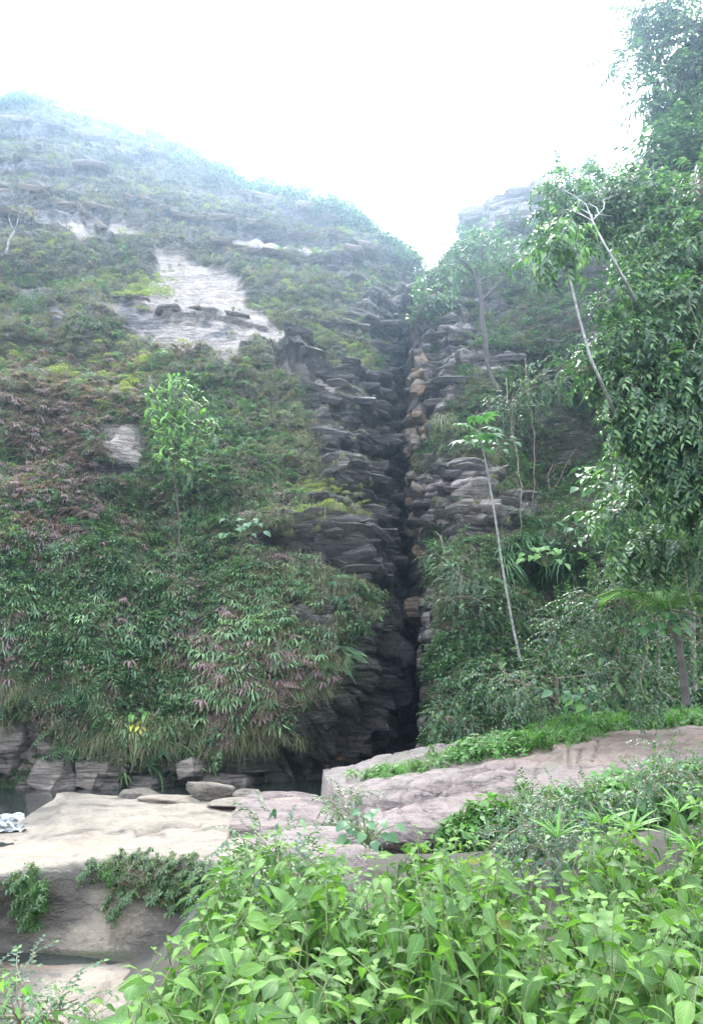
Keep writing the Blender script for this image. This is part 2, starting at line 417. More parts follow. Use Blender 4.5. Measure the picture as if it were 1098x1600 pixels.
def cliff_depth(px, py):
    L = np.interp(py, [0, 140, 250, 330, 400, 500, 600, 700, 800, 900, 1000, 1100, 1160, 1222, 1400],
                  [90, 74, 57, 46, 40, 34, 31, 28.6, 27.2, 26.0, 25.2, 24.8, 25.5, 26.2, 26.6])
    L = L - .0035 * np.clip(300 - px, 0, 1500) + 6.0 * sstep(px, 500, 640) ** 1.5
    L = L + 2.2 * sstep(px, 380, 560) * sstep(py, 900, 1200)
    Rr = np.interp(py, [0, 200, 300, 400, 500, 600, 700, 800, 900, 1000, 1100, 1200, 1400],
                   [70, 60, 48, 40, 35, 32, 29.6, 28, 27, 26.4, 26, 25.6, 25.6])
    Rr = Rr - .011 * np.clip(px - 720, 0, 1500) + 1.6 * (1 - sstep(px, 655, 740))
    g = xgully(py); k = sstep(px, g - 3, g + 14)
    D = L * (1 - k) + Rr * k
    wl = np.interp(py, [400, 460, 600, 700, 900, 1000, 1250], [5, 12, 24, 26, 26, 34, 34])
    wr = np.interp(py, [400, 460, 600, 700, 900, 1000, 1250], [4, 10, 28, 34, 24, 14, 12])
    q = np.where(px < g, (g - px + jag(py, 11., 1)) / wl, (px - g + jag(py, 7., 2)) / wr)
    D = D + np.interp(py, [400, 460, 560, 700, 1250], [0, .8, 1.9, 2.2, 2.0]) * (1 - sstep(q, .25, 1.25))
    D = D + 2.3 * cave_mask(px, py) + .8 * cave_mask(px - 40, py)
    D = D + 4.6 * ell(px, py, 870, 700, 95, 120, 0, .5) + 2.0 * ell(px, py, 880, 905, 70, 40, 0, .4) + 1.6 * ell(px, py, 860, 1110, 60, 45, 0, .5)
    D = D - 1.4 * ell(px, py, 730, 1010, 70, 130, 0, .8)
    return D
LEDGES = [([(180, 178), (240, 205), (300, 232)], .5, 7), ([(30, 205), (150, 222), (250, 250)], .5, 8), ([(300, 300), (420, 328), (520, 352)], .5, 8), ([(420, 366), (520, 386), (600, 412)], .6, 9), ([(0, 262), (90, 276), (190, 284)], .5, 8),  # polylines of dark undercut ledges (photo pixels), depth, height
    ([(-60, 318), (60, 326), (110, 334), (160, 343)], .9, 13), ([(130, 345), (172, 381)], .7, 9), ([(210, 330), (260, 352), (310, 362), (345, 358), (430, 368)], .9, 10),
    ([(345, 398), (400, 408), (480, 418), (560, 428)], .9, 9), ([(180, 470), (240, 486), (262, 497), (330, 495), (412, 515)], .6, 8), ([(-20, 360), (40, 368)], 1., 16),
    ([(440, 560), (490, 590), (560, 600), (610, 604)], 1.2, 13), ([(500, 640), (560, 655), (610, 668)], .8, 9), ([(510, 505), (560, 520), (610, 522)], .8, 12),
    ([(430, 858), (480, 866), (540, 862)], 1.8, 26), ([(455, 810), (520, 812)], .6, 8), ([(150, 742), (180, 748), (205, 742)], .9, 15),
    ([(520, 885), (570, 908), (620, 912)], 2.0, 22), ([(680, 820), (740, 838), (800, 828)], .5, 8), ([(680, 742), (735, 748)], .9, 18),
    ([(670, 500), (720, 492)], .6, 8), ([(700, 530), (760, 560), (800, 550)], .7, 12), ([(665, 470), (730, 470), (790, 480)], .5, 8),
    ([(20, 1165), (80, 1190), (120, 1230)], .5, 8), ([(100, 1150), (200, 1178), (330, 1172)], .5, 8), ([(560, 690), (600, 720), (615, 760)], .6, 8),
    ([(525, 770), (570, 800), (610, 820)], .5, 7),
]
NU, NV = 640, 760
uu = np.linspace(0, 1, NU); vv = np.linspace(0, 1, NV)
pxu = np.interp(uu, [0, .06, .36, .66, .92, 1], [-900, -60, 420, 760, 1160, 1900])
sk = cliff_skyline(pxu)
PX = np.broadcast_to(pxu, (NV, NU)).copy()
PY = sk[None, :] + (1240 - sk[None, :]) * vv[:, None]
D = cliff_depth(PX, PY)
Pb = at(PX, PY, D)
Nb = blur(grid_normals(blur(Pb, 6)), 4); Nb /= np.linalg.norm(Nb, axis=-1, keepdims=True)
if Nb[NV // 2, NU // 2, 1] > 0: Nb = -Nb
PX0, PY0 = PX, PY
PX = PX0 + 13 * fbm(np.stack([PX0 * .03, PY0 * .045, 0 * PX0], -1), 4, 301) * 1.6; PY = PY0 + 9 * fbm(np.stack([PX0 * .03, PY0 * .045, 0 * PX0 + 9], -1), 4, 302) * 1.6
slabA = polym(PX, PY, [(240, 396), (295, 400), (362, 430), (384, 480), (428, 498), (476, 538), (466, 560), (400, 540), (330, 502), (262, 504), (206, 474), (230, 450)])
slabB = polym(PX, PY, [(160, 466), (215, 470), (262, 500), (330, 500), (400, 530), (424, 556), (384, 566), (354, 588), (290, 560), (240, 534), (190, 516)])
m_slab = np.maximum.reduce([slabA, slabB, ell(PX, PY, 225, 500, 45, 22, 40),
                            ell(PX, PY, 120, 362, 70, 17, 10), ell(PX, PY, 190, 362, 35, 16, 0), ell(PX, PY, 430, 388, 95, 13, 8), ell(PX, PY, 90, 300, 60, 8, 5),
                            ell(PX, PY, 480, 592, 60, 12, 35), ell(PX, PY, 60, 450, 20, 10), ell(PX, PY, 90, 492, 18, 10), ell(PX, PY, 200, 150, 70, 10, 10), ell(PX, PY, 130, 200, 60, 8, 12)])
m_slab_pale = np.maximum.reduce([slabA, .75 * slabB * sstep(fbm(Pb * .8, 3, 203), -.3, .1), ell(PX, PY, 120, 364, 34, 16, 0) * 1.2, ell(PX, PY, 190, 362, 30, 12, 0) * .7,
                                 ell(PX, PY, 430, 385, 70, 8, 8) * .8, ell(PX, PY, 480, 592, 55, 7, 35), ell(PX, PY, 300, 530, 20, 12) * .6])
m_small = ell(PX, PY, 193, 713, 32, 28, 10, .25)
m_ledge = np.maximum.reduce([ell(PX, PY, 560, 640, 78, 50, 12), ell(PX, PY, 570, 720, 58, 65, 30), ell(PX, PY, 578, 830, 66, 80, 0), ell(PX, PY, 535, 872, 85, 34, 6), ell(PX, PY, 560, 940, 30, 40), ell(PX, PY, 475, 575, 45, 14, 35), ell(PX, PY, 470, 965, 34, 22), ell(PX, PY, 600, 500, 45, 45, 0)])
m_right = np.maximum.reduce([ell(PX, PY, 708, 785, 58, 66, 0), ell(PX, PY, 775, 812, 46, 20, 0), ell(PX, PY, 690, 620, 30, 45, 0), ell(PX, PY, 695, 510, 40, 40, 0), ell(PX, PY, 740, 570, 70, 16, 0),
                             ell(PX, PY, 676, 990, 12, 45, 0), ell(PX, PY, 668, 1140, 12, 35), ell(PX, PY, 695, 1077, 22, 8, 15), ell(PX, PY, 650, 470, 50, 25), ell(PX, PY, 880, 915, 40, 14)])
m_base = np.maximum.reduce([ell(PX, PY, 45, 1150, 60, 40, 0), ell(PX, PY, 60, 1200, 130, 35, 0), ell(PX, PY, 200, 1195, 160, 30, 0), ell(PX, PY, 340, 1205, 80, 25, 0), ell(PX, PY, 490, 965, 26, 20, 0)])
m_block = ell(PX, PY, 800, 340, 75, 28, -4)
PX, PY = PX0, PY0
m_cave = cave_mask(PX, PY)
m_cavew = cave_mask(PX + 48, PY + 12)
gx = xgully(PY)
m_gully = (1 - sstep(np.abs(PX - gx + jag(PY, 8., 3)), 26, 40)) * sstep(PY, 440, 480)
m_rust = sstep(fbm(Pb * 1.1, 4, 222), -.25, .15) * (1 - sstep(np.abs(PX - (gx + 13 + jag(PY, 8., 4))), 13, 26)) * sstep(PY, 560, 620) * (1 - sstep(PY, 890, 930))
m_rust = np.maximum(m_rust, .7 * ell(PX, PY, 612, 1150, 24, 60)); m_rust = np.maximum(m_rust, .45 * ell(PX, PY, 640, 520, 10, 30))
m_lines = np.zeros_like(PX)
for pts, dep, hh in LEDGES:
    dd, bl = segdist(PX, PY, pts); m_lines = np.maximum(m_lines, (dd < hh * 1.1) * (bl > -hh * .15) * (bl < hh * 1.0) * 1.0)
rock = np.clip(np.maximum.reduce([m_lines, m_slab, m_small, m_ledge, m_right, m_base, m_block, m_cave, m_gully]), 0, 1)
rock_n = np.clip(rock + .45 * fbm(Pb * 1.0, 4, 91) * (rock > .02), 0, 1)
amp = .75 + 1.05 * np.clip(m_ledge + m_right * .9 + m_gully, 0, 1) + .6 * m_cave - .62 * m_slab + .15 * m_base
st = strata(Pb, 1.5, .46, .14, 0)
st_g = strata(Pb, 1.05, .38, .02, 40, 2.4, 1.1)
near = sstep(PX, 470, 540) * (1 - sstep(PX, 900, 1000))
disp = amp * (st * (1 - near) + st_g * near)
disp += .55 * fbm(Pb * .55, 3, 15) * (1 - rock) + .10 * fbm(Pb * 4.2, 3, 16)
disp += 1.5 * fbm(Pb * .16, 4, 5) * (1 - .6 * np.clip(m_slab + m_ledge, 0, 1)) + .16 * fbm(Pb * 1.3, 4, 8)
ridg = 1 - np.abs(fbm(Pb * np.array([1, 1, .7]) * .5, 4, 77)) * 2.4
disp += m_cave * 1.2 * ridg + m_gully * .6 * ridg + m_cave * .5 * (1 - 2.4 * np.abs(fbm(Pb * np.array([1, 1, 1.6]) * 1.4, 3, 78)))
disp += .1 * m_small + .5 * m_block
for pts, dep, hh in LEDGES:
    dd, bl = segdist(PX, PY, pts)
    wob = hh * (1 + .35 * np.sin(PX * .09) + .3 * np.sin(PX * .23 + 1))
    disp -= .35 * dep * (1 + .8 * fbm(Pb * 1.6, 3, 88)) * np.exp(-(np.clip(bl, 0, 99) / wob) ** 4) * (dd < wob * 2) * (bl > 0) * sstep(-dd, -wob * 1.6, -wob * .7)
    disp += .3 * dep * np.exp(-((bl + hh * .5) / (hh * .6)) ** 2) * (dd < hh * 1.4)
fade = np.minimum(1, np.minimum(vv * 40, 1))[:, None]
ng = ((1 - sstep(np.abs(PX - xgully(PY)), 40, 110)) * sstep(PY, 380, 470))[..., None]
Nb = Nb * (1 - .92 * ng) + np.array([0, -1, .12]) * .92 * ng; Nb /= np.linalg.norm(Nb, axis=-1, keepdims=True)
disp = np.where(ng[..., 0] > 0, disp * (1 - .15 * ng[..., 0]), disp)
Pc = Pb + Nb * (disp * fade)[..., None]
Pc = Pc + np.stack([fbm(Pb * .9, 3, 61) * .15, 0 * D, fbm(Pb * .9, 3, 62) * .12], -1)
# back of the ridge and foot under water, outside of view
top1 = Pb[0] + np.stack([0 * uu, 8 + 0 * uu, -1.5 + .6 * np.sin(uu * 60)], -1)
top2 = Pb[0] + np.stack([0 * uu, 45 + 0 * uu, -22 + 0 * uu], -1)
bot = Pc[-1].copy(); bot[:, 2] = -2.5
bot2 = bot + np.array([0, 0, -4.])
Pfull = np.concatenate([top2[None], top1[None], Pc, bot[None], bot2[None]], 0)
def padm(a): return np.concatenate([a[:1], a[:1], a, a[-1:], a[-1:]], 0)
ridg_ = 2.2 * fbm(Pb * .9, 4, 44) - .2  # noise for pale specks that paint highlights on the cave rock
streak = .5 + .5 * fbm(np.stack([Pb[..., 0] * 1.6, Pb[..., 1] * .3, Pb[..., 2] * .15], -1), 3, 19)
masks = dict(
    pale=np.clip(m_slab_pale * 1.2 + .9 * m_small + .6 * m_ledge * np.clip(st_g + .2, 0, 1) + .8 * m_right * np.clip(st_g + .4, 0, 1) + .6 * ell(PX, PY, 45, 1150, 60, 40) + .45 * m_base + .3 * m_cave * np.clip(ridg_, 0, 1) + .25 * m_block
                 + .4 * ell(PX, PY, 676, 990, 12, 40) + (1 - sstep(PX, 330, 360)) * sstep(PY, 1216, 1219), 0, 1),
    wet=np.clip(.6 * m_cave + .6 * m_gully * (1 - m_rust) + .5 * m_lines + .5 * m_ledge * (1 - streak) + .6 * m_slab * sstep(streak, .45, .7) * (1 - m_slab_pale) + .8 * sstep(PY, 1205, 1214) * (1 - .8 * (1 - sstep(PX, 330, 360)) * sstep(PY, 1215, 1218)) + .35 * ell(PX, PY, 430, 1180, 120, 40), 0, 1),  # below the ledge lines, wet also paints shade into the rock colour
    moss=np.clip((1 - rock) * .8 + .2 * m_base + .2 * m_ledge, 0, 1) * (PY > 0),
    rust=np.clip(m_rust + .25 * m_block + .35 * ell(PX, PY, 350, 1215, 60, 20), 0, 1))
masks = {k: padm(v) for k, v in masks.items()}
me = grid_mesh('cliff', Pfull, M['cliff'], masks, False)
cliff = link('cliff', me); tag(cliff, 'tall layered rock cliff split by a dark narrow gully, overgrown with plants', 'cliff', kind='structure')
Nc = grid_normals(blur(Pc, 2)); Nc = Nc * np.where(Nc[..., 1:2] > 0, -1, 1) if Nc[NV // 2, NU // 2, 1] > 0 else Nc
CL = dict(P=Pc, N=Nc, px=PX, py=PY, rock=rock_n)

# broken beds and blocks of rock, each a piece of the cliff
def cliff_pt(px, py):
    u = int(np.clip(np.searchsorted(pxu, px), 1, NU - 1)); v = (py - sk[u]) / (1240 - sk[u]); v = int(np.clip(round(v * (NV - 1)), 0, NV - 1))
    return Pc[v, u], Nb[v, u]
def plate_mesh(name, seed, pale, wet, rust=0., n=9, chunk=False):
    r = random.Random(seed); vs, fs = [], []; ang = sorted([(k + r.uniform(-.35, .35)) * 2 * math.pi / n for k in range(n)]); rad = [r.uniform(.70, .98) for _ in range(n)]
    levels = [(-1, .80), (-.35, 1.0), (.45, .97), (1., .80)] if chunk else [(-1, .70), (.15, .98), (.55, 1.0), (1., .93)]
    for z, q in levels:
        for k in range(n):
            w_ = rad[k] * q * r.uniform(.93, 1.05); c_, s_ = math.cos(ang[k]), math.sin(ang[k])
            c_ = math.copysign(abs(c_) ** .5, c_); s_ = math.copysign(abs(s_) ** .5, s_)
            vs.append((c_ * w_, s_ * w_, z + r.uniform(-.22, .22)))
    for l in range(3):
        for k in range(n): fs.append((l * n + k, l * n + (k + 1) % n, (l + 1) * n + (k + 1) % n, (l + 1) * n + k))
    vs += [(r.uniform(-.2, .2), r.uniform(-.2, .2), 1 + r.uniform(0, .2)), (0, 0, -1)]
    for k in range(n): fs += [(3 * n + k, 3 * n + (k + 1) % n, 4 * n), ((k + 1) % n, k, 4 * n + 1)]
    me = bpy.data.meshes.new(name); me.from_pydata(vs, [], fs)
    for nm, val in (('pale', pale), ('wet', wet), ('moss', .12), ('rust', rust)):
        a = me.attributes.new(nm, 'FLOAT', 'POINT'); a.data.foreach_set('value', np.array([max(0, min(1, val + r.uniform(-.15, .15))) for _ in vs], np.float32))
    me.materials.append(M['cliff']); me.update(); return me
PM = {'bed': [plate_mesh('rock_ledge', i, .12 + .5 * (i % 3) / 2, .75, 0, 11) for i in range(9)], 'dark': [plate_mesh('rock_block', 20 + i, .02 + .12 * (i % 3), .75, .12 * (i % 2), 8, True) for i in range(6)],
      'rust': [plate_mesh('rock_block', 30 + i, .15, .25, .35 + .2 * (i % 3), 9, True) for i in range(6)], 'pale': [plate_mesh('rock_block', 40 + i, .95, .0, 0, 8, True) for i in range(4)],
      'base': [plate_mesh('rock_block', 50 + i, .45 + .25 * (i % 2), .1, .05, 8, True) for i in range(5)], 'pink': [plate_mesh('rock_ledge', 60 + i, .5, .0, .35) for i in range(4)]}
rp = random.Random(99)
def plate(kind, px, py, wpx, hpx, out=.2, deep=1.0, dip=0., yaw=None, name=None):
    P0, N0 = cliff_pt(px, py); Y = P0[1]; a_ = wpx / FPX * Y * .5; h_ = hpx / FPX * Y * .5; b_ = deep * rp.uniform(.7, 1.2)
    o = link(name or ('rock_ledge' if kind in ('bed', 'pink') else 'rock_block'), rp.choice(PM[kind]), cliff)
    yw = yaw if yaw is not None else rp.uniform(-.35, .35)
    o.location = (P0[0], P0[1] + b_ - out * rp.uniform(.4, 1.3), P0[2]); o.rotation_euler = (R(rp.gauss(-6, 5)), R(dip + rp.gauss(0, 3.5)), yw); o.scale = (a_, b_, h_)
def inmask(m, px, py):
    u = int(np.clip(np.searchsorted(pxu, px), 1, NU - 1)); v = (py - sk[u]) / (1240 - sk[u]); v = int(np.clip(round(v * (NV - 1)), 0, NV - 1)); return m[v, u]
y_ = 545.
while y_ < 915:                                     # stacked beds left of the gully
    x_ = 455 + rp.uniform(0, 25)
    while x_ < 622:
        wpx = rp.uniform(34, 84)
        if inmask(m_ledge, x_, y_) > .45: plate('bed', x_, y_, wpx * 1.15, rp.uniform(5, 11), .6, 1.0, np.interp(x_, [450, 560, 620], [20, 8, -3]) * np.interp(y_, [560, 750, 900], [1.1, .7, -.1]))
        x_ += wpx * rp.uniform(.6, 1.0)
    y_ += rp.uniform(8, 12.5)
y_ = 460.
while y_ < 850:                                     # beds right of the gully
    x_ = 664 + rp.uniform(0, 20)
    while x_ < 815:
        wpx = rp.uniform(34, 80)
        if inmask(m_right, x_, y_) > .4: plate('bed', x_, y_, wpx * 1.1, rp.uniform(7, 12), .5, 1.0, rp.uniform(-4, 5))
        x_ += wpx * rp.uniform(.7, 1.1)
    y_ += rp.uniform(11, 17)
y_ = 470.
while y_ < 905:                                     # jagged lips and the ochre wall inside the gully
    g_ = float(xgully(y_)); q_ = np.interp(y_, [470, 600, 900], [.5, 1, 1.15])
    plate('dark', g_ - rp.uniform(24, 38) * q_, y_, rp.uniform(24, 44) * q_, rp.uniform(6, 13), .5, .9, rp.uniform(-8, 10))
    if rp.random() < .95: plate('rust' if rp.random() < .85 else 'dark', g_ + rp.uniform(6, 22) * q_, y_ + 4, rp.uniform(16, 30) * q_, rp.uniform(8, 30), 1.3, .8, rp.uniform(-40, 40))
    if rp.random() < .45: plate('bed', g_ + rp.uniform(26, 40) * q_, y_ + 2, rp.uniform(20, 38) * q_, rp.uniform(9, 16), .5, .9, rp.uniform(-6, 6))
    y_ += rp.uniform(7, 12)
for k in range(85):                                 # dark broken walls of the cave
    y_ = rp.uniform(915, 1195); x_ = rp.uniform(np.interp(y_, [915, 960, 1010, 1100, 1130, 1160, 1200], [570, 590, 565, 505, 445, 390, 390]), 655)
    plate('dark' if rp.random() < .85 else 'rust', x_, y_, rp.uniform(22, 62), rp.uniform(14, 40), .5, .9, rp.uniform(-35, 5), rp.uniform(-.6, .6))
for y_ in range(930, 1180, 13):                     # pale right lip of the cave
    plate('base', 668 + rp.uniform(-6, 8), y_, rp.uniform(18, 32), rp.uniform(12, 24), .4, .8, rp.uniform(-8, 8))
for pts, dep, hh in LEDGES:                         # overhanging lips of the long cracks
    for (xa, ya), (xb, yb) in zip(pts[:-1], pts[1:]):
        L_ = math.hypot(xb - xa, yb - ya); k = 0.
        while k < L_:
            wpx = rp.uniform(26, 60); xx, yy = xa + (xb - xa) * k / L_, ya + (yb - ya) * k / L_
            wpx *= 1.5 if ya < 540 else 1; plate('bed' if ya > 540 else 'base' if ya > 430 else 'pink', xx, yy - 3, wpx, rp.uniform(5, 10), .75 if ya < 430 else .4, 1.0, math.degrees(math.atan2(yb - ya, xb - xa)), 0.); k += wpx * .8
for k in range(34):                                 # grey blocks along the water line at the left
    x_ = rp.uniform(-60, 360); y_ = rp.uniform(1120, 1212) if x_ < 105 else rp.uniform(1168, 1214)
    plate('base', x_, y_, rp.uniform(36, 90), rp.uniform(20, 44), .9, 1.1, rp.uniform(-10, 35), rp.uniform(-.4, .4))
for (x_, y_, w_, h_) in ((196, 702, 62, 40), (180, 718, 54, 34), (202, 728, 46, 26)): plate('pale', x_, y_, w_, h_, .35, .8, 24, .35)
for k in range(22): plate('pink', rp.uniform(735, 860), rp.uniform(316, 375), rp.uniform(40, 90), rp.uniform(8, 16), 1.0, 1.6, rp.uniform(-8, 2))
for k in range(9): plate('bed', rp.uniform(465, 500), rp.uniform(952, 978), rp.uniform(24, 50), rp.uniform(8, 16), .6, .8, 10)

# ------------------------------------------------------------------ ground, water, boulders
def ground_z(x, y):
    z = -.95 + 0 * x
    bank = sstep(x, -1.7 - .12 * y, .1 - .12 * y) * (1 - sstep(y, 10, 17) * (1 - sstep(x, 2, 8)))
    z = z + bank * (1.45 + .35 * sstep(x, 1.5, 5) + .55 * sstep(x, 4, 12) * sstep(y, 8, 14))
    z = z - 1.3 * sstep(y, 13, 18) * (1 - sstep(x, 1.5, 7))
    z = z + 2.0 * sstep(x, 7, 13) * sstep(y, 14, 19) * .4
    z = np.where(y < 1.6, z, z)
    return z
gxs = np.concatenate([np.linspace(-900, -40, 14), np.linspace(-36, 36, 145), np.linspace(40, 900, 14)])
gys = np.concatenate([np.linspace(-600, -12, 10), np.linspace(-10, 34, 120), np.linspace(40, 900, 16)])
GX, GY = np.meshgrid(gxs, gys)
GZ = ground_z(GX, GY) + .12 * fbm(np.stack([GX, GY, 0 * GX], -1) * .9, 4, 4) - 2.0 * sstep(GY, 27, 36)
Pg = np.stack([GX, GY, GZ], -1)
gm = grid_mesh('ground', Pg, M['soil'], {})
tag(link('ground', gm), 'dark soil ground under the shrubs and around the pool', 'ground', kind='structure')

def polymesh(name, pts, z, mat):
    me = bpy.data.meshes.new(name); me.from_pydata([(x, y, z) for x, y in pts], [], [tuple(range(len(pts)))]); me.materials.append(mat); me.update(); return me
pool_pts = [(-40, 33), (12, 33), (10, 24), (3, 19.5), (1.5, 16.5), (-2.5, 14.2), (-7.1, 13.4), (-9.0, 13.6), (-14, 14), (-40, 15)]
tag(link('pool_water', polymesh('pool_water', pool_pts, 0.0, M['water'])), 'still dark pool water at the foot of the cliff', 'water', kind='structure')

def patch(name, ctrl, mat, nu=140, nv=110, amp=.05, seed=0, mask=None, skirt=1.6, flaky=0.0, fr=1.2, extra=None):
    """closed rock from rows of control points (px, py, Y); the skirt carries its edge down into the ground"""
    W = np.array([[at(*p) if len(p) == 3 else np.array(p[:3]) for p in row] for row in ctrl])
    PPx = np.array([[p[0] for p in row] for row in ctrl], float)
    def cr(A, n, ax):
        A = np.moveaxis(A, ax, 0); k = len(A); t = np.linspace(0, k - 1, n); i = np.clip(np.floor(t).astype(int), 0, k - 2); f = t - i
        f = f.reshape((-1,) + (1,) * (A.ndim - 1))
        a, b, c_, d = A[np.clip(i - 1, 0, k - 1)], A[i], A[i + 1], A[np.clip(i + 2, 0, k - 1)]
        r = b + .5 * f * ((c_ - a) + f * ((2 * a - 5 * b + 4 * c_ - d) + f * (3 * (b - c_) + d - a)))
        return np.moveaxis(r, 0, ax)
    G = cr(cr(W, nv, 0), nu, 1)
    n = grid_normals(G); 
    if n[..., 2].mean() < 0: n = -n
    n = blur(n, 3)
    d = amp * (fbm(G * fr, 5, seed) * 1.6 + .5 * (1 - np.abs(fbm(G * fr * 1.7, 4, seed + 50)) * 3))
    if flaky:
        s = G @ nrm(np.array([.25, -.2, 1.])) + .10 * fbm(G * .8, 4, seed + 7); t = s / .16; k = np.floor(t); f = t - k
        d = d + flaky * (1.2 * vnoise(np.stack([G[..., 0] * .5 + k * 3.7, G[..., 1] * .35, k], -1), seed) - .9 * np.exp(-(f / .12) ** 2)) + .35 * amp * fbm(G * 6, 3, seed + 8)
    px, py = proj(G)
    if extra is not None: d = d + extra(G, px, py)
    G = G + n * d[..., None]
    e = .12
    # skirt
    cen = G.mean((0, 1))
    def out(r, k, dz): q = r + (r - cen) * np.array([k, k, 0]); q[..., 2] -= dz; return q
    G2 = np.concatenate([out(G[:1], .03, skirt), G, out(G[-1:], .0, skirt)], 0)
    G2 = np.concatenate([out(G2[:, :1], .03, skirt), G2, out(G2[:, -1:], .02, skirt)], 1)
    px, py = proj(G2)
    mk = mask(G2, px, py) if mask else {}
    me = grid_mesh(name, G2, mat, mk)
    nn = grid_normals(G); nn = nn if nn[..., 2].mean() > 0 else -nn
    ppx, ppy = proj(G)
    return me, dict(P=G, N=nn, px=ppx, py=ppy)

# big left boulder: pale worn top, dark stained face
c_left = [
    [(-420, 1311, 15.0), (-60, 1311, 15.0), (76, 1252, 17.6), (100, 1238, 18.6), (200, 1246, 18.8), (300, 1244, 18.9), (420, 1246, 18.8), (520, 1255, 18.0), (560, 1270, 17.0)],
    [(-420, 1318, 14.5), (-60, 1318, 14.5), (66, 1285, 15.9), (110, 1262, 16.4), (200, 1262, 16.4), (300, 1262, 16.4), (420, 1268, 16.2), (520, 1275, 16.0), (570, 1290, 15.5)],
    [(-420, 1326, 13.9), (-70, 1326, 13.9), (36, 1314, 14.5), (110, 1290, 14.9), (200, 1286, 14.8), (300, 1285, 14.8), (420, 1292, 14.4), (520, 1300, 14.0), (580, 1310, 13.5)],
    [(-420, 1338, 13.0), (-80, 1336, 13.0), (40, 1328, 13.1), (120, 1320, 13.1), (200, 1322, 13.0), (290, 1312, 13.2), (400, 1318, 12.6), (520, 1320, 12.5), (590, 1330, 12.0)],
    [(-420, 1364, 11.6), (-80, 1364, 11.4), (40, 1350, 11.6), (130, 1338, 11.9), (200, 1334, 12.0), (290, 1330, 11.9), (400, 1340, 11.2), (520, 1345, 11.0), (600, 1350, 10.5)],
    [(-420, 1400, 11.1), (-80, 1392, 11.1), (40, 1374, 11.2), (130, 1352, 11.6), (200, 1350, 11.6), (290, 1352, 11.4), (400, 1365, 10.8), (520, 1370, 10.5), (600, 1380, 10.0)],
    [(-420, 1450, 11.4), (-80, 1440, 11.4), (40, 1430, 11.4), (130, 1420, 11.4), (200, 1420, 11.3), (290, 1420, 11.1), (400, 1430, 10.5), (520, 1430, 10.2), (600, 1430, 9.8)],
    [(-420, 1490, 11.3), (-80, 1484, 11.3), (40, 1480, 11.3), (130, 1476, 11.2), (200, 1476, 11.1), (290, 1476, 10.9), (400, 1480, 10.3), (520, 1480, 10.0), (600, 1480, 9.6)],
    [(-420, 1505, 11.3), (-80, 1500, 11.3), (40, 1498, 11.3), (130, 1504, 11.1), (200, 1504, 10.9), (290, 1500, 10.8), (400, 1500, 10.2), (520, 1500, 9.9), (600, 1500, 9.5)],
]
def left_mask(G, px, py):
    face = sstep(py, np.interp(px, [0, 60, 130, 200, 290, 400], [1362, 1352, 1342, 1340, 1336, 1345]), np.interp(px, [0, 60, 130, 200, 290, 400], [1372, 1366, 1356, 1354, 1352, 1360]))
    b = fbm(G * .9, 4, 33)
    pale_face = ell(px, py, 170, 1430, 60, 60, -25, .6) + .8 * ell(px, py, 110, 1470, 80, 25, 0, .6)
    rust = ell(px, py, 110, 1325, 70, 9, -8, .5)
    return dict(pale=(1 - face) * (1.0 + .5 * b - .6 * sstep(fbm(G * 1.7, 4, 90), .05, .35) - .5 * ell(px, py, 120, 1268, 60, 24, 0, .6)) + face * np.clip(pale_face * .5 + b * .25, 0, 1), rust=rust * .75,
                wet=face * np.clip(.9 * (1 - pale_face) + ell(px, py, 10, 1420, 75, 90, 0, .6) + .55 * sstep(b, .05, .4) + .6 * sstep(py, 1480, 1500) + .8 * ell(px, py, 110, 1405, 25, 45, -20, .6), 0, 1) * .85 + (1 - face) * .5 * ell(px, py, 55, 1275, 30, 15),
                moss=face * np.clip(ell(px, py, 240, 1375, 90, 35, 0, .5) + ell(px, py, 45, 1410, 22, 45) + sstep(py, 1482, 1492), 0, 1))
crack = [(150, 1340), (225, 1318), (240, 1300), (262, 1294), (300, 1292)]
def left_extra(G, px, py):
    d, _ = segdist(px, py, [(215, 1304), (245, 1298), (262, 1292), (310, 1288)]); d2, _ = segdist(px, py, [(140, 1352), (160, 1358), (170, 1352)]); d3, _ = segdist(px, py, [(100, 1270), (200, 1276), (310, 1262)])
    return -.22 * np.exp(-(d / 3.) ** 2) - .15 * np.exp(-(d2 / 4.) ** 2) - .05 * np.exp(-(d3 / 3) ** 2) - .10 * ell(px, py, 130, 1324, 70, 8, -8, .5)
me, LB = patch('boulder', c_left, M['river_rock'], 230, 190, .05, 11, left_mask, 1.5, .0, .8, left_extra)
tag(link('boulder', me), 'large boulder with a pale worn top and a dark mossy face beside the pool', 'boulder')

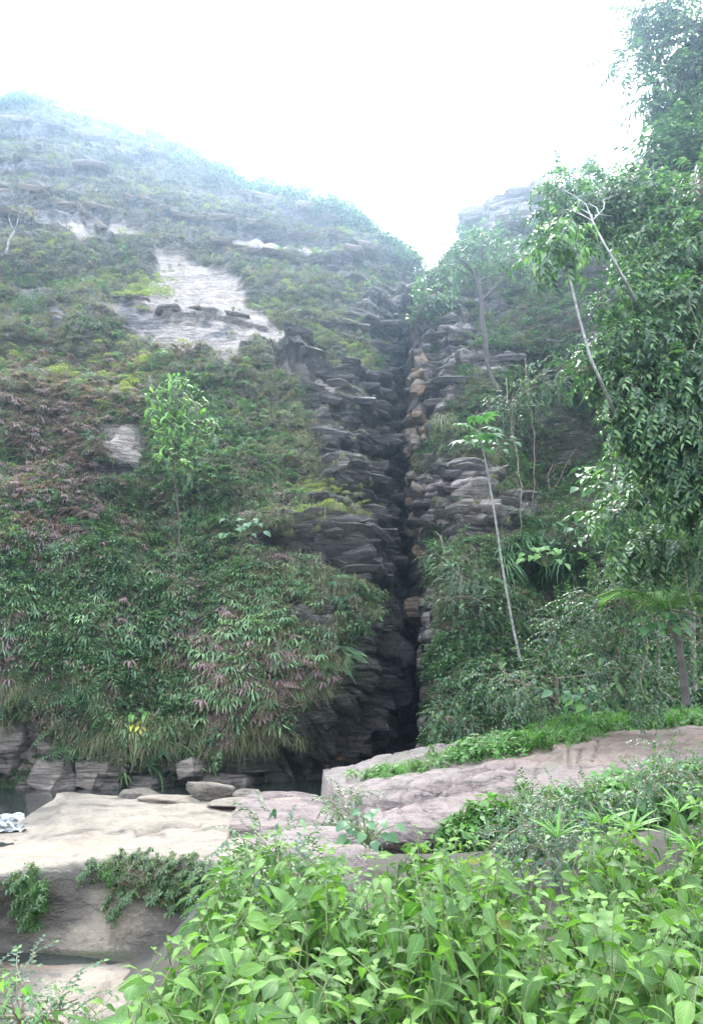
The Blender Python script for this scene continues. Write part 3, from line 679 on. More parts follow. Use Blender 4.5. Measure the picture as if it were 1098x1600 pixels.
# stones lying on and behind the boulder
def stone(name, cx, cy, Y, sx, sy, sz, seed, mat, label, yaw=0., n=26, sink=.3, tilt=0., pale=.4, sharp=.8):
    th = np.linspace(0, 2 * math.pi, n * 2 + 1)[:-1]; ph = np.linspace(0.02, math.pi - .02, n)
    TH, PH = np.meshgrid(np.append(th, th[0] + 2 * math.pi), ph)
    dirs = np.stack([np.cos(TH) * np.sin(PH), np.sin(TH) * np.sin(PH), np.cos(PH)], -1)
    r = np.random.default_rng(seed); rad = np.full(TH.shape, 1.25)
    for k in range(8):                                  # flat fracture planes
        a = nrm(r.normal(size=3) * np.array([1, 1, .6])); dd = .55 + .4 * r.random()
        rad = np.minimum(rad, dd / np.clip(dirs @ a, .05, None))
    rad = np.minimum(rad, .78 / np.clip(dirs[..., 2], .05, None))
    rad = rad * sharp + (1 - sharp)
    P = dirs * rad[..., None]; P = P * (1 + .06 * fbm(P * 2.3, 4, seed))[..., None]
    P = P * np.array([sx, sy, sz]); ca, sa = math.cos(yaw), math.sin(yaw)
    ct, st_ = math.cos(tilt), math.sin(tilt)
    x, z = P[..., 0] * ct - P[..., 2] * st_, P[..., 0] * st_ + P[..., 2] * ct
    P = np.stack([x * ca - P[..., 1] * sa, x * sa + P[..., 1] * ca, z], -1)
    me = grid_mesh(name, P, mat, dict(pale=np.full(TH.shape, pale) + .4 * fbm(P * 3, 3, seed + 1), wet=.5 * sstep(-P[..., 2], 0.1 * sz, .6 * sz) * 0))
    loc = at(cx, cy, Y); loc[2] -= 0
    o = link(name, me, None, loc); tag(o, label, 'rock'); return o
stone('rock', 220, 1247, 18.3, .42, .35, .26, 3, M['river_rock'], 'small dark pointed rock at the pool edge left of the angular grey block', .2, pale=.1)
stone('rock', 330, 1244, 17.6, .62, .45, .34, 5, M['river_rock'], 'angular grey rock block on top of the pale boulder by the water', .1, tilt=-.12, pale=.3)
stone('rock', 382, 1242, 18.2, .34, .3, .16, 6, M['river_rock'], 'small flat grey rock just right of the angular block', -.4, pale=.4)
stone('rock', 262, 1252, 17.6, .75, .5, .14, 8, M['river_rock'], 'low flat cream rock left of the angular grey block', 0, pale=.95)
stone('rock', 410, 1256, 16.6, .95, .6, .14, 9, M['river_rock'], 'long flat cream rock in front of the angular block', .1, pale=.8)
#stone('rock', 112, 1247, 17.2, .55, .4, .2, 12, M['river_rock'], 'grey rounded rock on the left pool edge of the boulder', .3, pale=.25)
c_flat = [
    [(395, 1240, 17.5), (430, 1236, 17.6), (480, 1240, 17.5), (515, 1248, 17.2)],
    [(372, 1258, 15.6), (430, 1256, 15.7), (490, 1258, 15.6), (525, 1266, 15.4)],
    [(360, 1284, 13.6), (430, 1283, 13.6), (500, 1286, 13.5), (545, 1292, 13.2)],
    [(360, 1295, 13.3), (430, 1296, 13.2), (500, 1300, 13.1), (550, 1305, 12.9)],
    [(362, 1330, 13.3), (430, 1332, 13.2), (500, 1336, 13.1), (550, 1340, 12.9)]]
me, _ = patch('rock_slab', c_flat, M['slab_rock'], 90, 80, .03, 23, lambda G, px, py: dict(pale=.55 + .5 * fbm(G * 1.5, 3, 2)), 1.0, .03, 1.5)
tag(link('rock_slab', me), 'flat grey speckled slab between the pale boulder and the sloping slab', 'rock')
stone('rock', 445, 1420, 7.6, .55, .35, .28, 31, M['slab_rock'], 'pale pinkish rock half hidden by the shrub leaves', .4, pale=.9)
stone('rock', 392, 1392, 8.2, .5, .35, .25, 32, M['slab_rock'], 'pale angular rock behind the left shrub, leaning on the boulder', -.5, tilt=.3, pale=1.)
stone('rock', 520, 1370, 8.6, .5, .4, .35, 33, M['slab_rock'], 'grey speckled rock behind the middle shrub', .3, pale=.6)
stone('rock', 485, 1330, 10.6, .75, .5, .32, 34, M['slab_rock'], 'grey rock in the gap below the flat slab', .2, pale=.7)

# sloping slab on the right
c_right = [
    [(505, 1206, 19.5), (600, 1180, 20.5), (720, 1160, 21.0), (850, 1134, 21.2), (960, 1128, 21.0), (1098, 1118, 20.5), (1400, 1100, 19)],
    [(508, 1216, 18.2), (610, 1192, 19.0), (720, 1172, 19.0), (850, 1146, 19.0), (960, 1138, 18.8), (1098, 1130, 18.5), (1400, 1115, 17.5)],
    [(515, 1226, 17.0), (620, 1204, 17.0), (730, 1186, 17.0), (850, 1164, 16.8), (960, 1152, 16.6), (1098, 1146, 16.4), (1400, 1135, 16)],
    [(535, 1242, 15.2), (630, 1220, 15.2), (740, 1204, 15.0), (850, 1184, 15.0), (960, 1168, 14.6), (1098, 1160, 14.4), (1400, 1155, 14)],
    [(555, 1258, 14.0), (640, 1240, 13.8), (740, 1226, 13.6), (850, 1208, 13.4), (960, 1192, 13.2), (1098, 1180, 13.0), (1400, 1175, 12.5)],
    [(562, 1290, 12.9), (640, 1278, 12.6), (740, 1262, 12.5), (850, 1244, 12.2), (960, 1222, 12.0), (1098, 1205, 11.8), (1400, 1200, 11.5)],
    [(575, 1316, 12.6), (640, 1316, 12.2), (740, 1300, 12.2), (850, 1280, 11.9), (960, 1262, 11.8), (1098, 1245, 11.6), (1400, 1240, 11.3)],
    [(590, 1345, 12.9), (640, 1350, 12.6), (740, 1340, 12.5), (850, 1320, 12.2), (960, 1300, 12.0), (1098, 1290, 11.8), (1400, 1290, 11.5)]]
RIDGES = [[(520, 1222), (640, 1200), (760, 1190), (860, 1172)], [(560, 1262), (600, 1240), (680, 1235), (760, 1202), (800, 1196)], [(600, 1262), (700, 1236), (780, 1216)], [(886, 1150), (890, 1200)], [(935, 1155), (925, 1190)]]
def right_extra(G, px, py):
    r = 0
    for i, pl in enumerate(RIDGES):
        d, b = segdist(px, py, pl); wv = 3.2 if i < 3 else 2.0
        r = r - (.22 if i < 3 else .05) * np.exp(-(d / wv) ** 2) + (.08 if i < 3 else 0) * np.exp(-(d / 14) ** 2) * (b < 0)
    return r
def right_mask(G, px, py):
    b = fbm(G * .8, 4, 3)
    return dict(pale=.45 + .6 * b + .35 * (1 - sstep(px, 600, 800)), wet=.3 * ell(px, py, 950, 1165, 180, 22, -4) , rust=.22 * ell(px, py, 950, 1165, 200, 26, -4),
                moss=.5 * ell(px, py, 720, 1185, 140, 12, -8) + .4 * sstep(b, .15, .5))
me, RS = patch('rock_slab', c_right, M['slab_rock'], 260, 170, .045, 51, right_mask, 1.8, .03, .9, right_extra)
tag(link('rock_slab', me), 'huge sloping pinkish grey slab with green grass strips right of the pool', 'rock')

# low wet rock shelf at the lower left
c_low = [[(-300, 1480, 12), (0, 1486, 11.8), (150, 1492, 11.6), (300, 1490, 11.3), (420, 1490, 11)],
         [(-300, 1520, 10.4), (0, 1515, 10.5), (150, 1518, 10.4), (300, 1520, 10.2), (420, 1520, 10)],
         [(-300, 1560, 8.9), (0, 1555, 9.0), (150, 1555, 9.0), (300, 1560, 8.8), (420, 1560, 8.6)],
         [(-300, 1610, 7.6), (0, 1605, 7.7), (150, 1605, 7.7), (300, 1610, 7.6), (420, 1610, 7.5)],
         [(-300, 1760, 5.4), (0, 1755, 5.4), (150, 1755, 5.4), (300, 1760, 5.3), (420, 1760, 5.2)]]
me, LOW = patch('rock_shelf', c_low, M['river_rock'], 120, 120, .03, 61, lambda G, px, py: dict(
    pale=1.1 * ell(px, py, 130, 1560, 95, 50, -15, .4), rust=.5 * ell(px, py, 40, 1505, 70, 10), wet=np.clip(1 - ell(px, py, 130, 1560, 100, 55, -15, .4), 0, 1) * .8), .5, .03, 1.0,
    lambda G, px, py: -.08 * np.exp(-(segdist(px, py, [(130, 1590), (175, 1530), (230, 1520)])[0] / 4) ** 2))
tag(link('rock_shelf', me), 'low wet rock shelf with a cream patch below the mossy boulder face', 'rock')

# rapids at the left edge of the pool
mb = MB()
def rapid(u, v):
    p = at(-60 + 100 * u, 1255 + 62 * v, 17.6 - 2.4 * v); p[2] = .05 + .07 * abs(math.sin(u * 19 + v * 11) * math.sin(v * 9 + u * 5)); return p
n = 22
mb.add([rapid(i / n, j / n) for j in range(n + 1) for i in range(n + 1)], [(j * (n + 1) + i, j * (n + 1) + i + 1, (j + 1) * (n + 1) + i + 1, (j + 1) * (n + 1) + i) for j in range(n) for i in range(n)])
tag(mb.build('white_water', M['foam']), 'small white rapid spilling past the boulder at the left', 'water', kind='structure')

tag(link('shallow_water', polymesh('shallow_water', [(-14, 12.2), (-1.2, 12.2), (-1.0, 9.2), (-14, 9.2)], -.90, M['water'])), 'thin sheet of brown water on the low rock shelf', 'water', kind='structure')

# ------------------------------------------------------------------ plant prototypes (unlinked meshes, outward = -Y, up = +Z)
def proto(mb, name, mats):
    return bpy.data.objects.new(name, mb.mesh(name, mats))
def hemi(r, spread=1.0):
    a = r.uniform(-math.pi, 0) if r.random() < .8 else r.uniform(0, math.pi)
    return np.array([math.cos(a) * spread, math.sin(a), 0])
def p_spray(seed, mat, nst=4, nl=8, Ls=.34, Wl=.055):
    """clump of short stems, each ending in a fan of long drooping leaflets"""
    r = random.Random(seed); mb = MB()
    for s in range(nst):
        d = nrm(hemi(r) + np.array([0, -.25, r.uniform(.1, .9)])); L = r.uniform(.15, .45)
        tip = d * L; mid = d * L * .55 + np.array([0, 0, .04]); tube(mb, [(0, 0, 0), mid, tip], [.012, .009, .006], 3, 0, .1, False)
        base = math.atan2(d[1], d[0]); lv = r.random()
        for k in range(nl):
            a = base + (k / (nl - 1) - .5) * 3.6 + r.uniform(-.15, .15)
            ld = np.array([math.cos(a), math.sin(a), r.uniform(.0, .5)])
            leaf(mb, tip - d * L * .25 * abs(k / (nl - 1) - .5), ld, (0, 0, 1), Ls * r.uniform(.7, 1.15), Wl * r.uniform(.8, 1.3), r.uniform(.5, 1.0), min(1, max(0, lv + r.uniform(-.2, .2))), 0, 3)
    return mb
def p_frondfern(seed, nf=8, L=.7, pin=11, up=.7, droop=1.0):
    r = random.Random(seed); mb = MB()
    for s in range(nf):
        h = hemi(r); h = nrm(h + np.array([0, -.2, r.uniform(.2, up + .4)])); Lf = L * r.uniform(.7, 1.15); lv = r.random() * .8 + .1
        pts = []
        for i in range(pin + 1):
            t = i / pin; pts.append(h * Lf * t - np.array([0, 0, 1]) * droop * Lf * .75 * t ** 2.2)
        tube(mb, pts[::3] + [pts[-1]], [.008] * len(pts[::3]) + [.002], 3, 0, .1, False)
        side0 = nrm(np.cross(h, (0, 0, 1)))
        for i in range(1, pin + 1):
            t = i / pin; wl = .30 * Lf * math.sin(math.pi * (t * .85 + .12)) ** .8
            fd = nrm(pts[i] - pts[i - 1])
            for sg in (-1, 1):
                leaf(mb, pts[i], nrm(side0 * sg + fd * .35 - np.array([0, 0, .25])), (0, 0, 1), wl, .065 * Lf, .15, lv, 0, 2, .1)
    return mb
def p_brush(seed, nleaf=130, size=.42, ll=.075, lw=.03, twigs=9, flat=.8):
    r = random.Random(seed); mb = MB(); tips = []
    for s in range(twigs):
        d = nrm(hemi(r) * .9 + np.array([0, -.15, r.uniform(-.25, 1.1)])); L = size * r.uniform(.6, 1.1)
        p1 = d * L * .5 + np.array([r.uniform(-.04, .04), 0, .04]); p2 = d * L + np.array([0, 0, -.06]); tips.append((p1, p2))
        tube(mb, [(0, 0, 0), p1, p2], [.010, .006, .002], 3, 1, .2, False)
    for k in range(nleaf):
        p1, p2 = r.choice(tips); t = r.random() ** .6
        c_ = (p1 * (1 - t) + p2 * t) + np.array([r.gauss(0, .05), r.gauss(0, .05), r.gauss(0, .05)]) * size * 2
        d = nrm((r.gauss(0, 1), r.gauss(0, 1) - .4, r.gauss(0, .6) - .1))
        leaf(mb, c_, d, (r.gauss(0, .3), -.4, 1), ll * r.uniform(.6, 1.4), lw * r.uniform(.7, 1.3), .3, r.random(), 0, 2)
    return mb
def p_grass(seed, nb=60, L=.6, W=.016, droop=1.3, up=.8):
    r = random.Random(seed); mb = MB()
    for k in range(nb):
        h = hemi(r); o = np.array([r.gauss(0, .07), r.gauss(0, .04), r.gauss(0, .05)])
        d = nrm(h * r.uniform(.4, 1) + np.array([0, -.1, up * r.uniform(.3, 1.4)])); Lb = L * r.uniform(.5, 1.2); side = nrm(np.cross(d, (0, 0, 1))) * W * .5; lv = r.random()
        vs = []
        for i in range(5):
            t = i / 4; c_ = o + d * Lb * t - np.array([0, 0, 1]) * droop * Lb * t ** 2.3 * .8; wd = side * (1 - t * .9)
            vs += [c_ - wd, c_ + wd]
        mb.add(vs, [(2 * i, 2 * i + 1, 2 * i + 3, 2 * i + 2) for i in range(4)], lv)
    return mb
def p_moss(seed, nb=140):
    r = random.Random(seed); mb = MB()
    for k in range(nb):
        a = r.uniform(0, 6.28); q = math.sqrt(r.random()); c_ = np.array([math.cos(a) * q * .34, math.sin(a) * q * .22, .12 * math.sqrt(max(0, 1 - q * q)) + r.gauss(0, .01)])
        d = nrm((r.gauss(0, .6), -.35 + r.gauss(0, .6), .9 + r.gauss(0, .4)))
        leaf(mb, c_ - d * .03, d, (r.gauss(0, 1), r.gauss(0, 1), .2), .10 * r.uniform(.7, 1.5), .035, .5, r.random(), 0, 2)
    return mb
def p_broad(seed, nl=22, L=.2, W=.11, size=.4, droop=.5):
    r = random.Random(seed); mb = MB()
    for k in range(nl):
        d = nrm(hemi(r) + np.array([0, -.3, r.uniform(-.2, 1.)])); b = d * size * r.uniform(.3, 1)
        tube(mb, [b * .2, b * .7 + np.array([0, 0, .02]), b], [.006, .005, .003], 3, 1, .2, False)
        leaf(mb, b, nrm(d + np.array([r.gauss(0, .4), -.2, -.2])), (0, -.4, 1), L * r.uniform(.7, 1.2), W * r.uniform(.8, 1.2), droop, r.random(), 0, 4)
    return mb
def p_strap(seed, nb=14, L=.6, W=.045, droop=1.6, up=.5):
    r = random.Random(seed); mb = MB()
    for k in range(nb):
        h = hemi(r); d = nrm(h + np.array([0, -.1, up * r.uniform(.3, 1.3)])); leaf(mb, (r.gauss(0, .03), 0, r.gauss(0, .03)), d, (0, 0, 1), L * r.uniform(.6, 1.1), W, droop * r.uniform(.6, 1), r.random(), 0, 4, .3)
    return mb
def p_vine(seed, L=2.2, nl=46, ll=.11, lw=.06, spread=.09):
    """hanging strand with leaves, top at the origin"""
    r = random.Random(seed); mb = MB(); ph = r.uniform(0, 6)
    f = lambda t: np.array([.10 * math.sin(t * 5 + ph), -.10 - .06 * math.sin(t * 4), -L * t])
    tube(mb, [f(i / 8) for i in range(9)], [.008] * 9, 3, 1, .2, False)
    for k in range(nl):
        t = r.random(); d = nrm((r.gauss(0, 1), -.5 + r.gauss(0, .7), -.5)); leaf(mb, f(t) + d * spread * r.random(), d, (0, -.6, 1), ll * r.uniform(.6, 1.3), lw * r.uniform(.8, 1.2), .6, r.random(), 0, 2)
    return mb
def p_twig(seed, nl=11, L=.7, ll=.18, lw=.088, droop=.7):
    """leafy twig pointing along -Y, leaves hanging both sides"""
    r = random.Random(seed); mb = MB()
    f = lambda t: np.array([.05 * math.sin(t * 4), -L * t, .12 * L * math.sin(t * 2) - .38 * L * t * t])
    tube(mb, [f(i / 4) for i in range(5)], [.010, .008, .006, .004, .002], 3, 1, .2, False)
    for k in range(nl):
        t = (k + .8) / nl; sg = 1 if k % 2 else -1
        leaf(mb, f(t), nrm((sg * r.uniform(.5, 1), -.6 + r.gauss(0, .2), r.uniform(-.5, .25))), (r.gauss(0, .25), -.1, 1), ll * r.uniform(.75, 1.2), lw * r.uniform(.85, 1.2), droop * r.uniform(.6, 1.2), r.random(), 0, 3)
    return mb

PR = {}
PR['spray'] = [proto(p_spray(i, None), 'fern', [M['fern']]) for i in range(4)]
PR['spray_p'] = [proto(p_spray(10 + i, None, 4, 8, .30, .05), 'fern', [M['fern_purple']]) for i in range(3)]
PR['ffern'] = [proto(p_frondfern(20 + i), 'fern', [M['fern']]) for i in range(3)]
PR['ffern_p'] = [proto(p_frondfern(30 + i), 'fern', [M['fern_purple']]) for i in range(2)]
PR['brush'] = [proto(p_brush(40 + i), 'brush', [M['brush'], M['bark_brown']]) for i in range(4)]
PR['grass'] = [proto(p_grass(50 + i), 'grass', [M['drygrass']]) for i in range(3)]
PR['moss'] = [proto(p_moss(60 + i), 'moss', [M['moss']]) for i in range(2)]
PR['small'] = [proto(p_brush(70 + i, 120, .5, .12, .06, 8), 'shrub', [M['leaf_small'], M['bark_brown']]) for i in range(4)]
PR['broad'] = [proto(p_broad(80 + i), 'plant', [M['leaf_mid'], M['stem_green']]) for i in range(3)]
PR['strap'] = [proto(p_strap(90 + i), 'plant', [M['leaf_mid']]) for i in range(2)]
PR['vine'] = [proto(p_vine(100 + i), 'vine', [M['leaf_small'], M['bark_brown']]) for i in range(3)]
PR['twig'] = [proto(p_twig(110 + i), 'twig', [M['leaf_tree'], M['bark_brown']]) for i in range(4)]
PR['twig_s'] = [proto(p_twig(120 + i, 14, .55, .085, .04, .5), 'twig', [M['leaf_tree'], M['bark_brown']]) for i in range(3)]
PR['deadtwig'] = [proto(p_brush(130 + i, 3, .7, .03, .01, 16), 'twigs', [M['brush'], M['bark_brown']]) for i in range(2)]
PR['low'] = [proto(p_grass(140 + i, 45, .22, .012, .7, 1.4), 'grass', [M['grass']]) for i in range(3)]
PR['lowleaf'] = [proto(p_brush(150 + i, 60, .22, .07, .04, 5), 'plant', [M['grass'], M['stem_green']]) for i in range(2)]
PR['mossdark'] = [proto(p_brush(160 + i, 90, .16, .04, .02, 4), 'moss', [M['leaf_small'], M['stem_green']]) for i in range(2)]

def p_shoot(seed, nn=6, L=.34):
    r = random.Random(seed); mb = MB(); a0 = r.uniform(0, 6)
    tube(mb, [(0, 0, -L), (.01, 0, -L * .5), (0, 0, 0)], [.004, .003, .0015], 3, 1, .2, False)
    for k in range(nn):
        h = k / (nn - 1)
        for sg in (0, math.pi):
            a = a0 + k * 1.57 + sg + r.uniform(-.4, .4)
            leaf(mb, (0, 0, -L * h * .9), (math.cos(a), math.sin(a), .5 - .9 * h), (r.gauss(0, .2), r.gauss(0, .2), 1), (.07 if k == 0 else .115) * r.uniform(.8, 1.15), .048 * (.7 if k == 0 else 1), r.uniform(.2, .7), r.random(), 0, 4)
    return mb
PR['shoot'] = [proto(p_shoot(170 + i), 'shoot', [M['leaf_front'], M['stem_green']]) for i in range(5)]
for p_ in PR['shoot']: p_.color = (.12, .12, .12, 1)
def gn_scatter(name, protos, pts, rot, scl, idx, parent=None, origin=(0, 0, 0)):
    pts = np.asarray(pts, float) - np.asarray(origin, float)
    me = bpy.data.meshes.new(name); me.vertices.add(len(pts)); me.vertices.foreach_set('co', pts.ravel().astype(np.float32))
    a = me.attributes.new('rot', 'FLOAT_VECTOR', 'POINT'); a.data.foreach_set('vector', np.asarray(rot, np.float32).ravel())
    a = me.attributes.new('scl', 'FLOAT', 'POINT'); a.data.foreach_set('value', np.asarray(scl, np.float32))
    a = me.attributes.new('pick', 'INT', 'POINT'); a.data.foreach_set('value', np.asarray(idx, np.int32))
    me.update()
    o = link(name, me, parent)
    g = bpy.data.node_groups.new(name, 'GeometryNodeTree')
    g.interface.new_socket('Geometry', in_out='INPUT', socket_type='NodeSocketGeometry'); g.interface.new_socket('Geometry', in_out='OUTPUT', socket_type='NodeSocketGeometry')
    gi = g.nodes.new('NodeGroupInput'); go = g.nodes.new('NodeGroupOutput'); iop = g.nodes.new('GeometryNodeInstanceOnPoints')
    jn = g.nodes.new('GeometryNodeJoinGeometry')
    for p in reversed(protos):
        oi = g.nodes.new('GeometryNodeObjectInfo'); oi.inputs['Object'].default_value = p; oi.inputs['As Instance'].default_value = True
        g.links.new(oi.outputs['Geometry'], jn.inputs[0])
    def na(nm, t):
        n = g.nodes.new('GeometryNodeInputNamedAttribute'); n.data_type = t; n.inputs['Name'].default_value = nm; return n.outputs['Attribute']
    e2r = g.nodes.new('FunctionNodeEulerToRotation')
    g.links.new(na('rot', 'FLOAT_VECTOR'), e2r.inputs[0]); g.links.new(e2r.outputs[0], iop.inputs['Rotation'])
    g.links.new(na('scl', 'FLOAT'), iop.inputs['Scale']); g.links.new(na('pick', 'INT'), iop.inputs['Instance Index'])
    iop.inputs['Pick Instance'].default_value = True
    g.links.new(gi.outputs[0], iop.inputs['Points']); g.links.new(jn.outputs[0], iop.inputs['Instance']); g.links.new(iop.outputs[0], go.inputs[0])
    md = o.modifiers.new('scatter', 'NODES'); md.node_group = g
    return o

def sample_surface(surf, dens, n, seed=0):
    """n points on a surface grid, drawn in proportion to dens (per vertex, already times picture area)"""
    r = np.random.default_rng(seed)
    dpx = np.abs(np.gradient(surf['px'], axis=1)); dpy = np.abs(np.gradient(surf['py'], axis=0))
    wgt = (dens * dpx * dpy).ravel(); wgt = np.clip(wgt, 0, None); wgt /= wgt.sum()
    i = r.choice(wgt.size, n, p=wgt)
    P = surf['P'].reshape(-1, 3)[i]; Nn = surf['N'].reshape(-1, 3)[i]
    P = P + r.normal(size=P.shape) * .06
    return P, Nn, surf['px'].ravel()[i], surf['py'].ravel()[i]
def yaw_of(Nn): return np.arctan2(Nn[:, 0], -Nn[:, 1])

# ------------------------------------------------------------------ vegetation on the cliff
left = (CL['px'] < xgully(CL['py']) - 4)
inview = (CL['px'] > -260) & (CL['px'] < 1350)
nobase = 1 - sstep(CL['py'], 1128, 1150) * (1 - sstep(CL['px'], 330, 380)) * .93
vegL = np.clip(1 - 1.6 * CL['rock'], 0, 1) * left * inview * (1 - np.clip(m_cavew * 1.6, 0, 1)) * nobase
vegR = np.clip(1 - 1.5 * CL['rock'], 0, 1) * (~left) * inview * (1 - .75 * ell(CL['px'], CL['py'], 870, 700, 80, 85, 0, .5))
up_face = np.clip(CL['N'][..., 2], 0, 1)
pn = lambda s, sc=.25: np.clip(.5 + 1.3 * fbm(CL['P'] * sc, 3, s), 0, 1)
px_, py_ = CL['px'], CL['py']
low = sstep(py_, 560, 720)
def zone_words(q, p_):
    if q < 640:
        return ('high on the hazy slope above the pale slab' if p_ < 400 else 'beside the long pale slab' if p_ < 560 else
                ('left of the small pale boulder' if q < 150 else 'between the small pale boulder and the young tree' if q < 270 else 'right of the young tree' if q < 450 else 'among the ledges left of the gully') if p_ < 800 else
                ('in the lower left cluster' if q < 150 else 'below the foot of the young tree' if q < 330 else 'left of the dark undercut ledge' if q < 450 else 'just above the dark cave mouth') if p_ < 1010 else
                ('over the grey rocks at the lower left' if q < 150 else 'above the small yellow plant' if q < 330 else 'on the overhang above the dark pool corner'))
    return (('on the upper right cliff' if q < 800 else 'on the upper right cliff behind the slender trunks') if p_ < 560 else
            ('on the right cliff next to the gully' if q < 720 else 'around the thin white trunk' if q < 810 else 'around the dark hollow of the right cliff' if q < 930 else 'behind the leafy curtain') if p_ < 860 else
            ('on the lower right cliff next to the gully' if q < 740 else 'around the foot of the thin white trunk' if q < 840 else 'low on the right cliff above the grass bank'))
def place(name, kind, dens, n, size, seed, label, cat, group=None, out=.0, far=.75, tilt=.25, individuals=0, ilabel=None, iname=None, kindtag='stuff', jit=.5):
    r = np.random.default_rng(seed)
    P, Nn, a, b = sample_surface(CL, dens, n, seed)
    P = P + Nn * out
    sc = size * (P[:, 1] / 26) ** far * r.uniform(1 - jit, 1 + jit, n)
    rot = np.stack([r.normal(0, tilt, n), r.normal(0, tilt, n), yaw_of(Nn) + r.normal(0, .5, n)], -1)
    idx = r.integers(0, len(PR[kind]), n)
    sel = np.zeros(n, bool)
    if individuals:
        vis = (a > 4) & (a < 1090) & (b > 140)
        order = np.argsort(-(sc / P[:, 1]) * vis)
        sel[order[:individuals]] = True
        for q in order[:individuals]:
            o = link(iname, PR[kind][idx[q]].data, None, P[q]); o.rotation_euler = [float(v) for v in rot[q]]; s_ = float(sc[q]); o.scale = (s_, s_, s_)
            tag(o, ilabel + ' ' + zone_words(float(a[q]), float(b[q])), cat, group)
    k = ~sel
    o = gn_scatter(name, PR[kind], P[k], rot[k], sc[k], idx[k]); tag(o, label, cat, None, kindtag)
    return o
z_bush = np.clip(.5 + 2.2 * fbm(CL['P'] * .45, 2, 700), 0, 1) ** 3
z_purple = np.maximum.reduce([ell(px_, py_, 110, 640, 130, 70, 0, .6), ell(px_, py_, 60, 850, 70, 60, 0, .6), ell(px_, py_, 110, 760, 60, 50, 0, .6), ell(px_, py_, 430, 1080, 110, 50, 0, .5), ell(px_, py_, 300, 980, 40, 60, 0, .6), ell(px_, py_, 200, 560, 150, 50, 0, .7), ell(px_, py_, 20, 1060, 30, 60, 0, .5)])
z_green = np.maximum.reduce([ell(px_, py_, 80, 960, 120, 110, 0, .5), ell(px_, py_, 250, 920, 150, 160, 0, .7), ell(px_, py_, 400, 900, 110, 130, 0, .7), ell(px_, py_, 330, 730, 120, 100, 0, .6), ell(px_, py_, 40, 760, 60, 70, 0, .6), ell(px_, py_, 300, 1080, 120, 60, 0, .6)])
place('undergrowth', 'brush', vegL * (.5 + 1.0 * pn(1)) * (1 - .55 * (1 - sstep(py_, 330, 430)) * pn(31, .15)), 8200, .9, 1, 'grey green brush covering the left cliff face', 'undergrowth', out=.05)
place('cliff_grass', 'grass', vegL * (.35 + pn(2)) * (.5 + .8 * sstep(px_, 330, 520)), 3400, .95, 2, 'thin drooping grass between the shrubs of the left cliff', 'grass', out=.05)
place('moss', 'moss', vegL * (pn(3, .5) ** 6 + .02) * (.25 + .8 * (1 - sstep(py_, 620, 800)) + 1.4 * ell(px_, py_, 500, 700, 90, 180, 0, .6)), 330, .85, 3, 'yellow green moss cushions dotted over the cliff', 'moss', out=.28)
place('fern_cover', 'spray', vegL * (z_green + .22) * pn(4, .35) * (py_ > 400), 2700, .92, 4, 'drooping green ferns mixed into the brush on the cliff', 'fern', 'green ferns on the left cliff face', out=.15,
      individuals=130, ilabel='green fern with drooping leaflets', iname='cliff_fern')
place('fern_cover', 'ffern', vegL * (z_green * .8 + .25) * pn(5, .35) * (py_ > 500), 1500, .85, 5, 'feathery green ferns hanging from the cliff', 'fern', 'feathery green ferns on the left cliff face', out=.12,
      individuals=40, ilabel='feathery green fern clump', iname='cliff_fern')
place('fern_cover', 'spray_p', vegL * (z_purple * 1.4 + .10) * (.3 + pn(6, .4)) * (py_ > 330), 1500, .82, 6, 'dry pinkish brown ferns spread over the cliff', 'fern', 'pinkish brown ferns on the left cliff face', out=.15,
      individuals=110, ilabel='dry pinkish brown fern', iname='russet_fern')
place('fern_cover', 'ffern_p', vegL * (z_purple + .06) * pn(7, .4) * (py_ > 420), 800, .8, 7, 'dry brown feathery ferns on the cliff', 'fern', None, out=.1)
place('dead_twigs', 'deadtwig', (vegL + vegR) * (py_ > 200), 1800, 1.0, 8, 'bare grey twigs sticking out of the brush', 'twigs', out=.1)
# hanging root and grass fringe at the lower edge of the left vegetation
fr = np.maximum.reduce([ell(px_, py_, 290, 1118, 130, 14, 0, .4), ell(px_, py_, 420, 1085, 70, 18, -25, .4), ell(px_, py_, 540, 950, 22, 18, 0, .5), ell(px_, py_, 470, 850, 60, 10, 0, .5), ell(px_, py_, 30, 1090, 60, 14, 0, .5), ell(px_, py_, 520, 800, 50, 10)]) * left
place('hanging_roots', 'grass', fr, 300, 1.15, 9, 'brown hanging roots and grass at the lower edge of the overhang', 'roots', out=.25)
place('undergrowth', 'small', vegL * z_bush * (py_ > 420) * (1 - .7 * z_purple), 900, .95, 31, 'leafy green shrubs standing out of the brush on the left cliff', 'undergrowth', out=.3)
place('broad_plants', 'broad', vegL * z_bush * (py_ > 560), 260, .75, 32, 'broad leaved plants scattered over the left cliff', 'plant', 'broad leaved plants on the left cliff', out=.35, individuals=70, ilabel='broad leaved green plant', iname='broad_leaf_plant')
# ridge line bushes
ridge = ((py_ - cliff_skyline(px_)) < 22) * inview * (CL['rock'] < 2)
place('ridge_bushes', 'small', ridge * (px_ < 650) * (.1 + pn(12, .08) ** 2), 380, 1.05, 12, 'low bushes along the hazy ridge line', 'bushes', out=.2, far=.8, jit=.6)
place('ridge_bushes', 'small', ((py_ - cliff_skyline(px_)) < 70) * inview * (px_ > 660) * (1 - ell(px_, py_, 800, 335, 95, 45, -4, .2)), 380, 1.3, 13, 'bushes along the top of the right cliff', 'bushes', out=.2, far=.8, jit=.6)
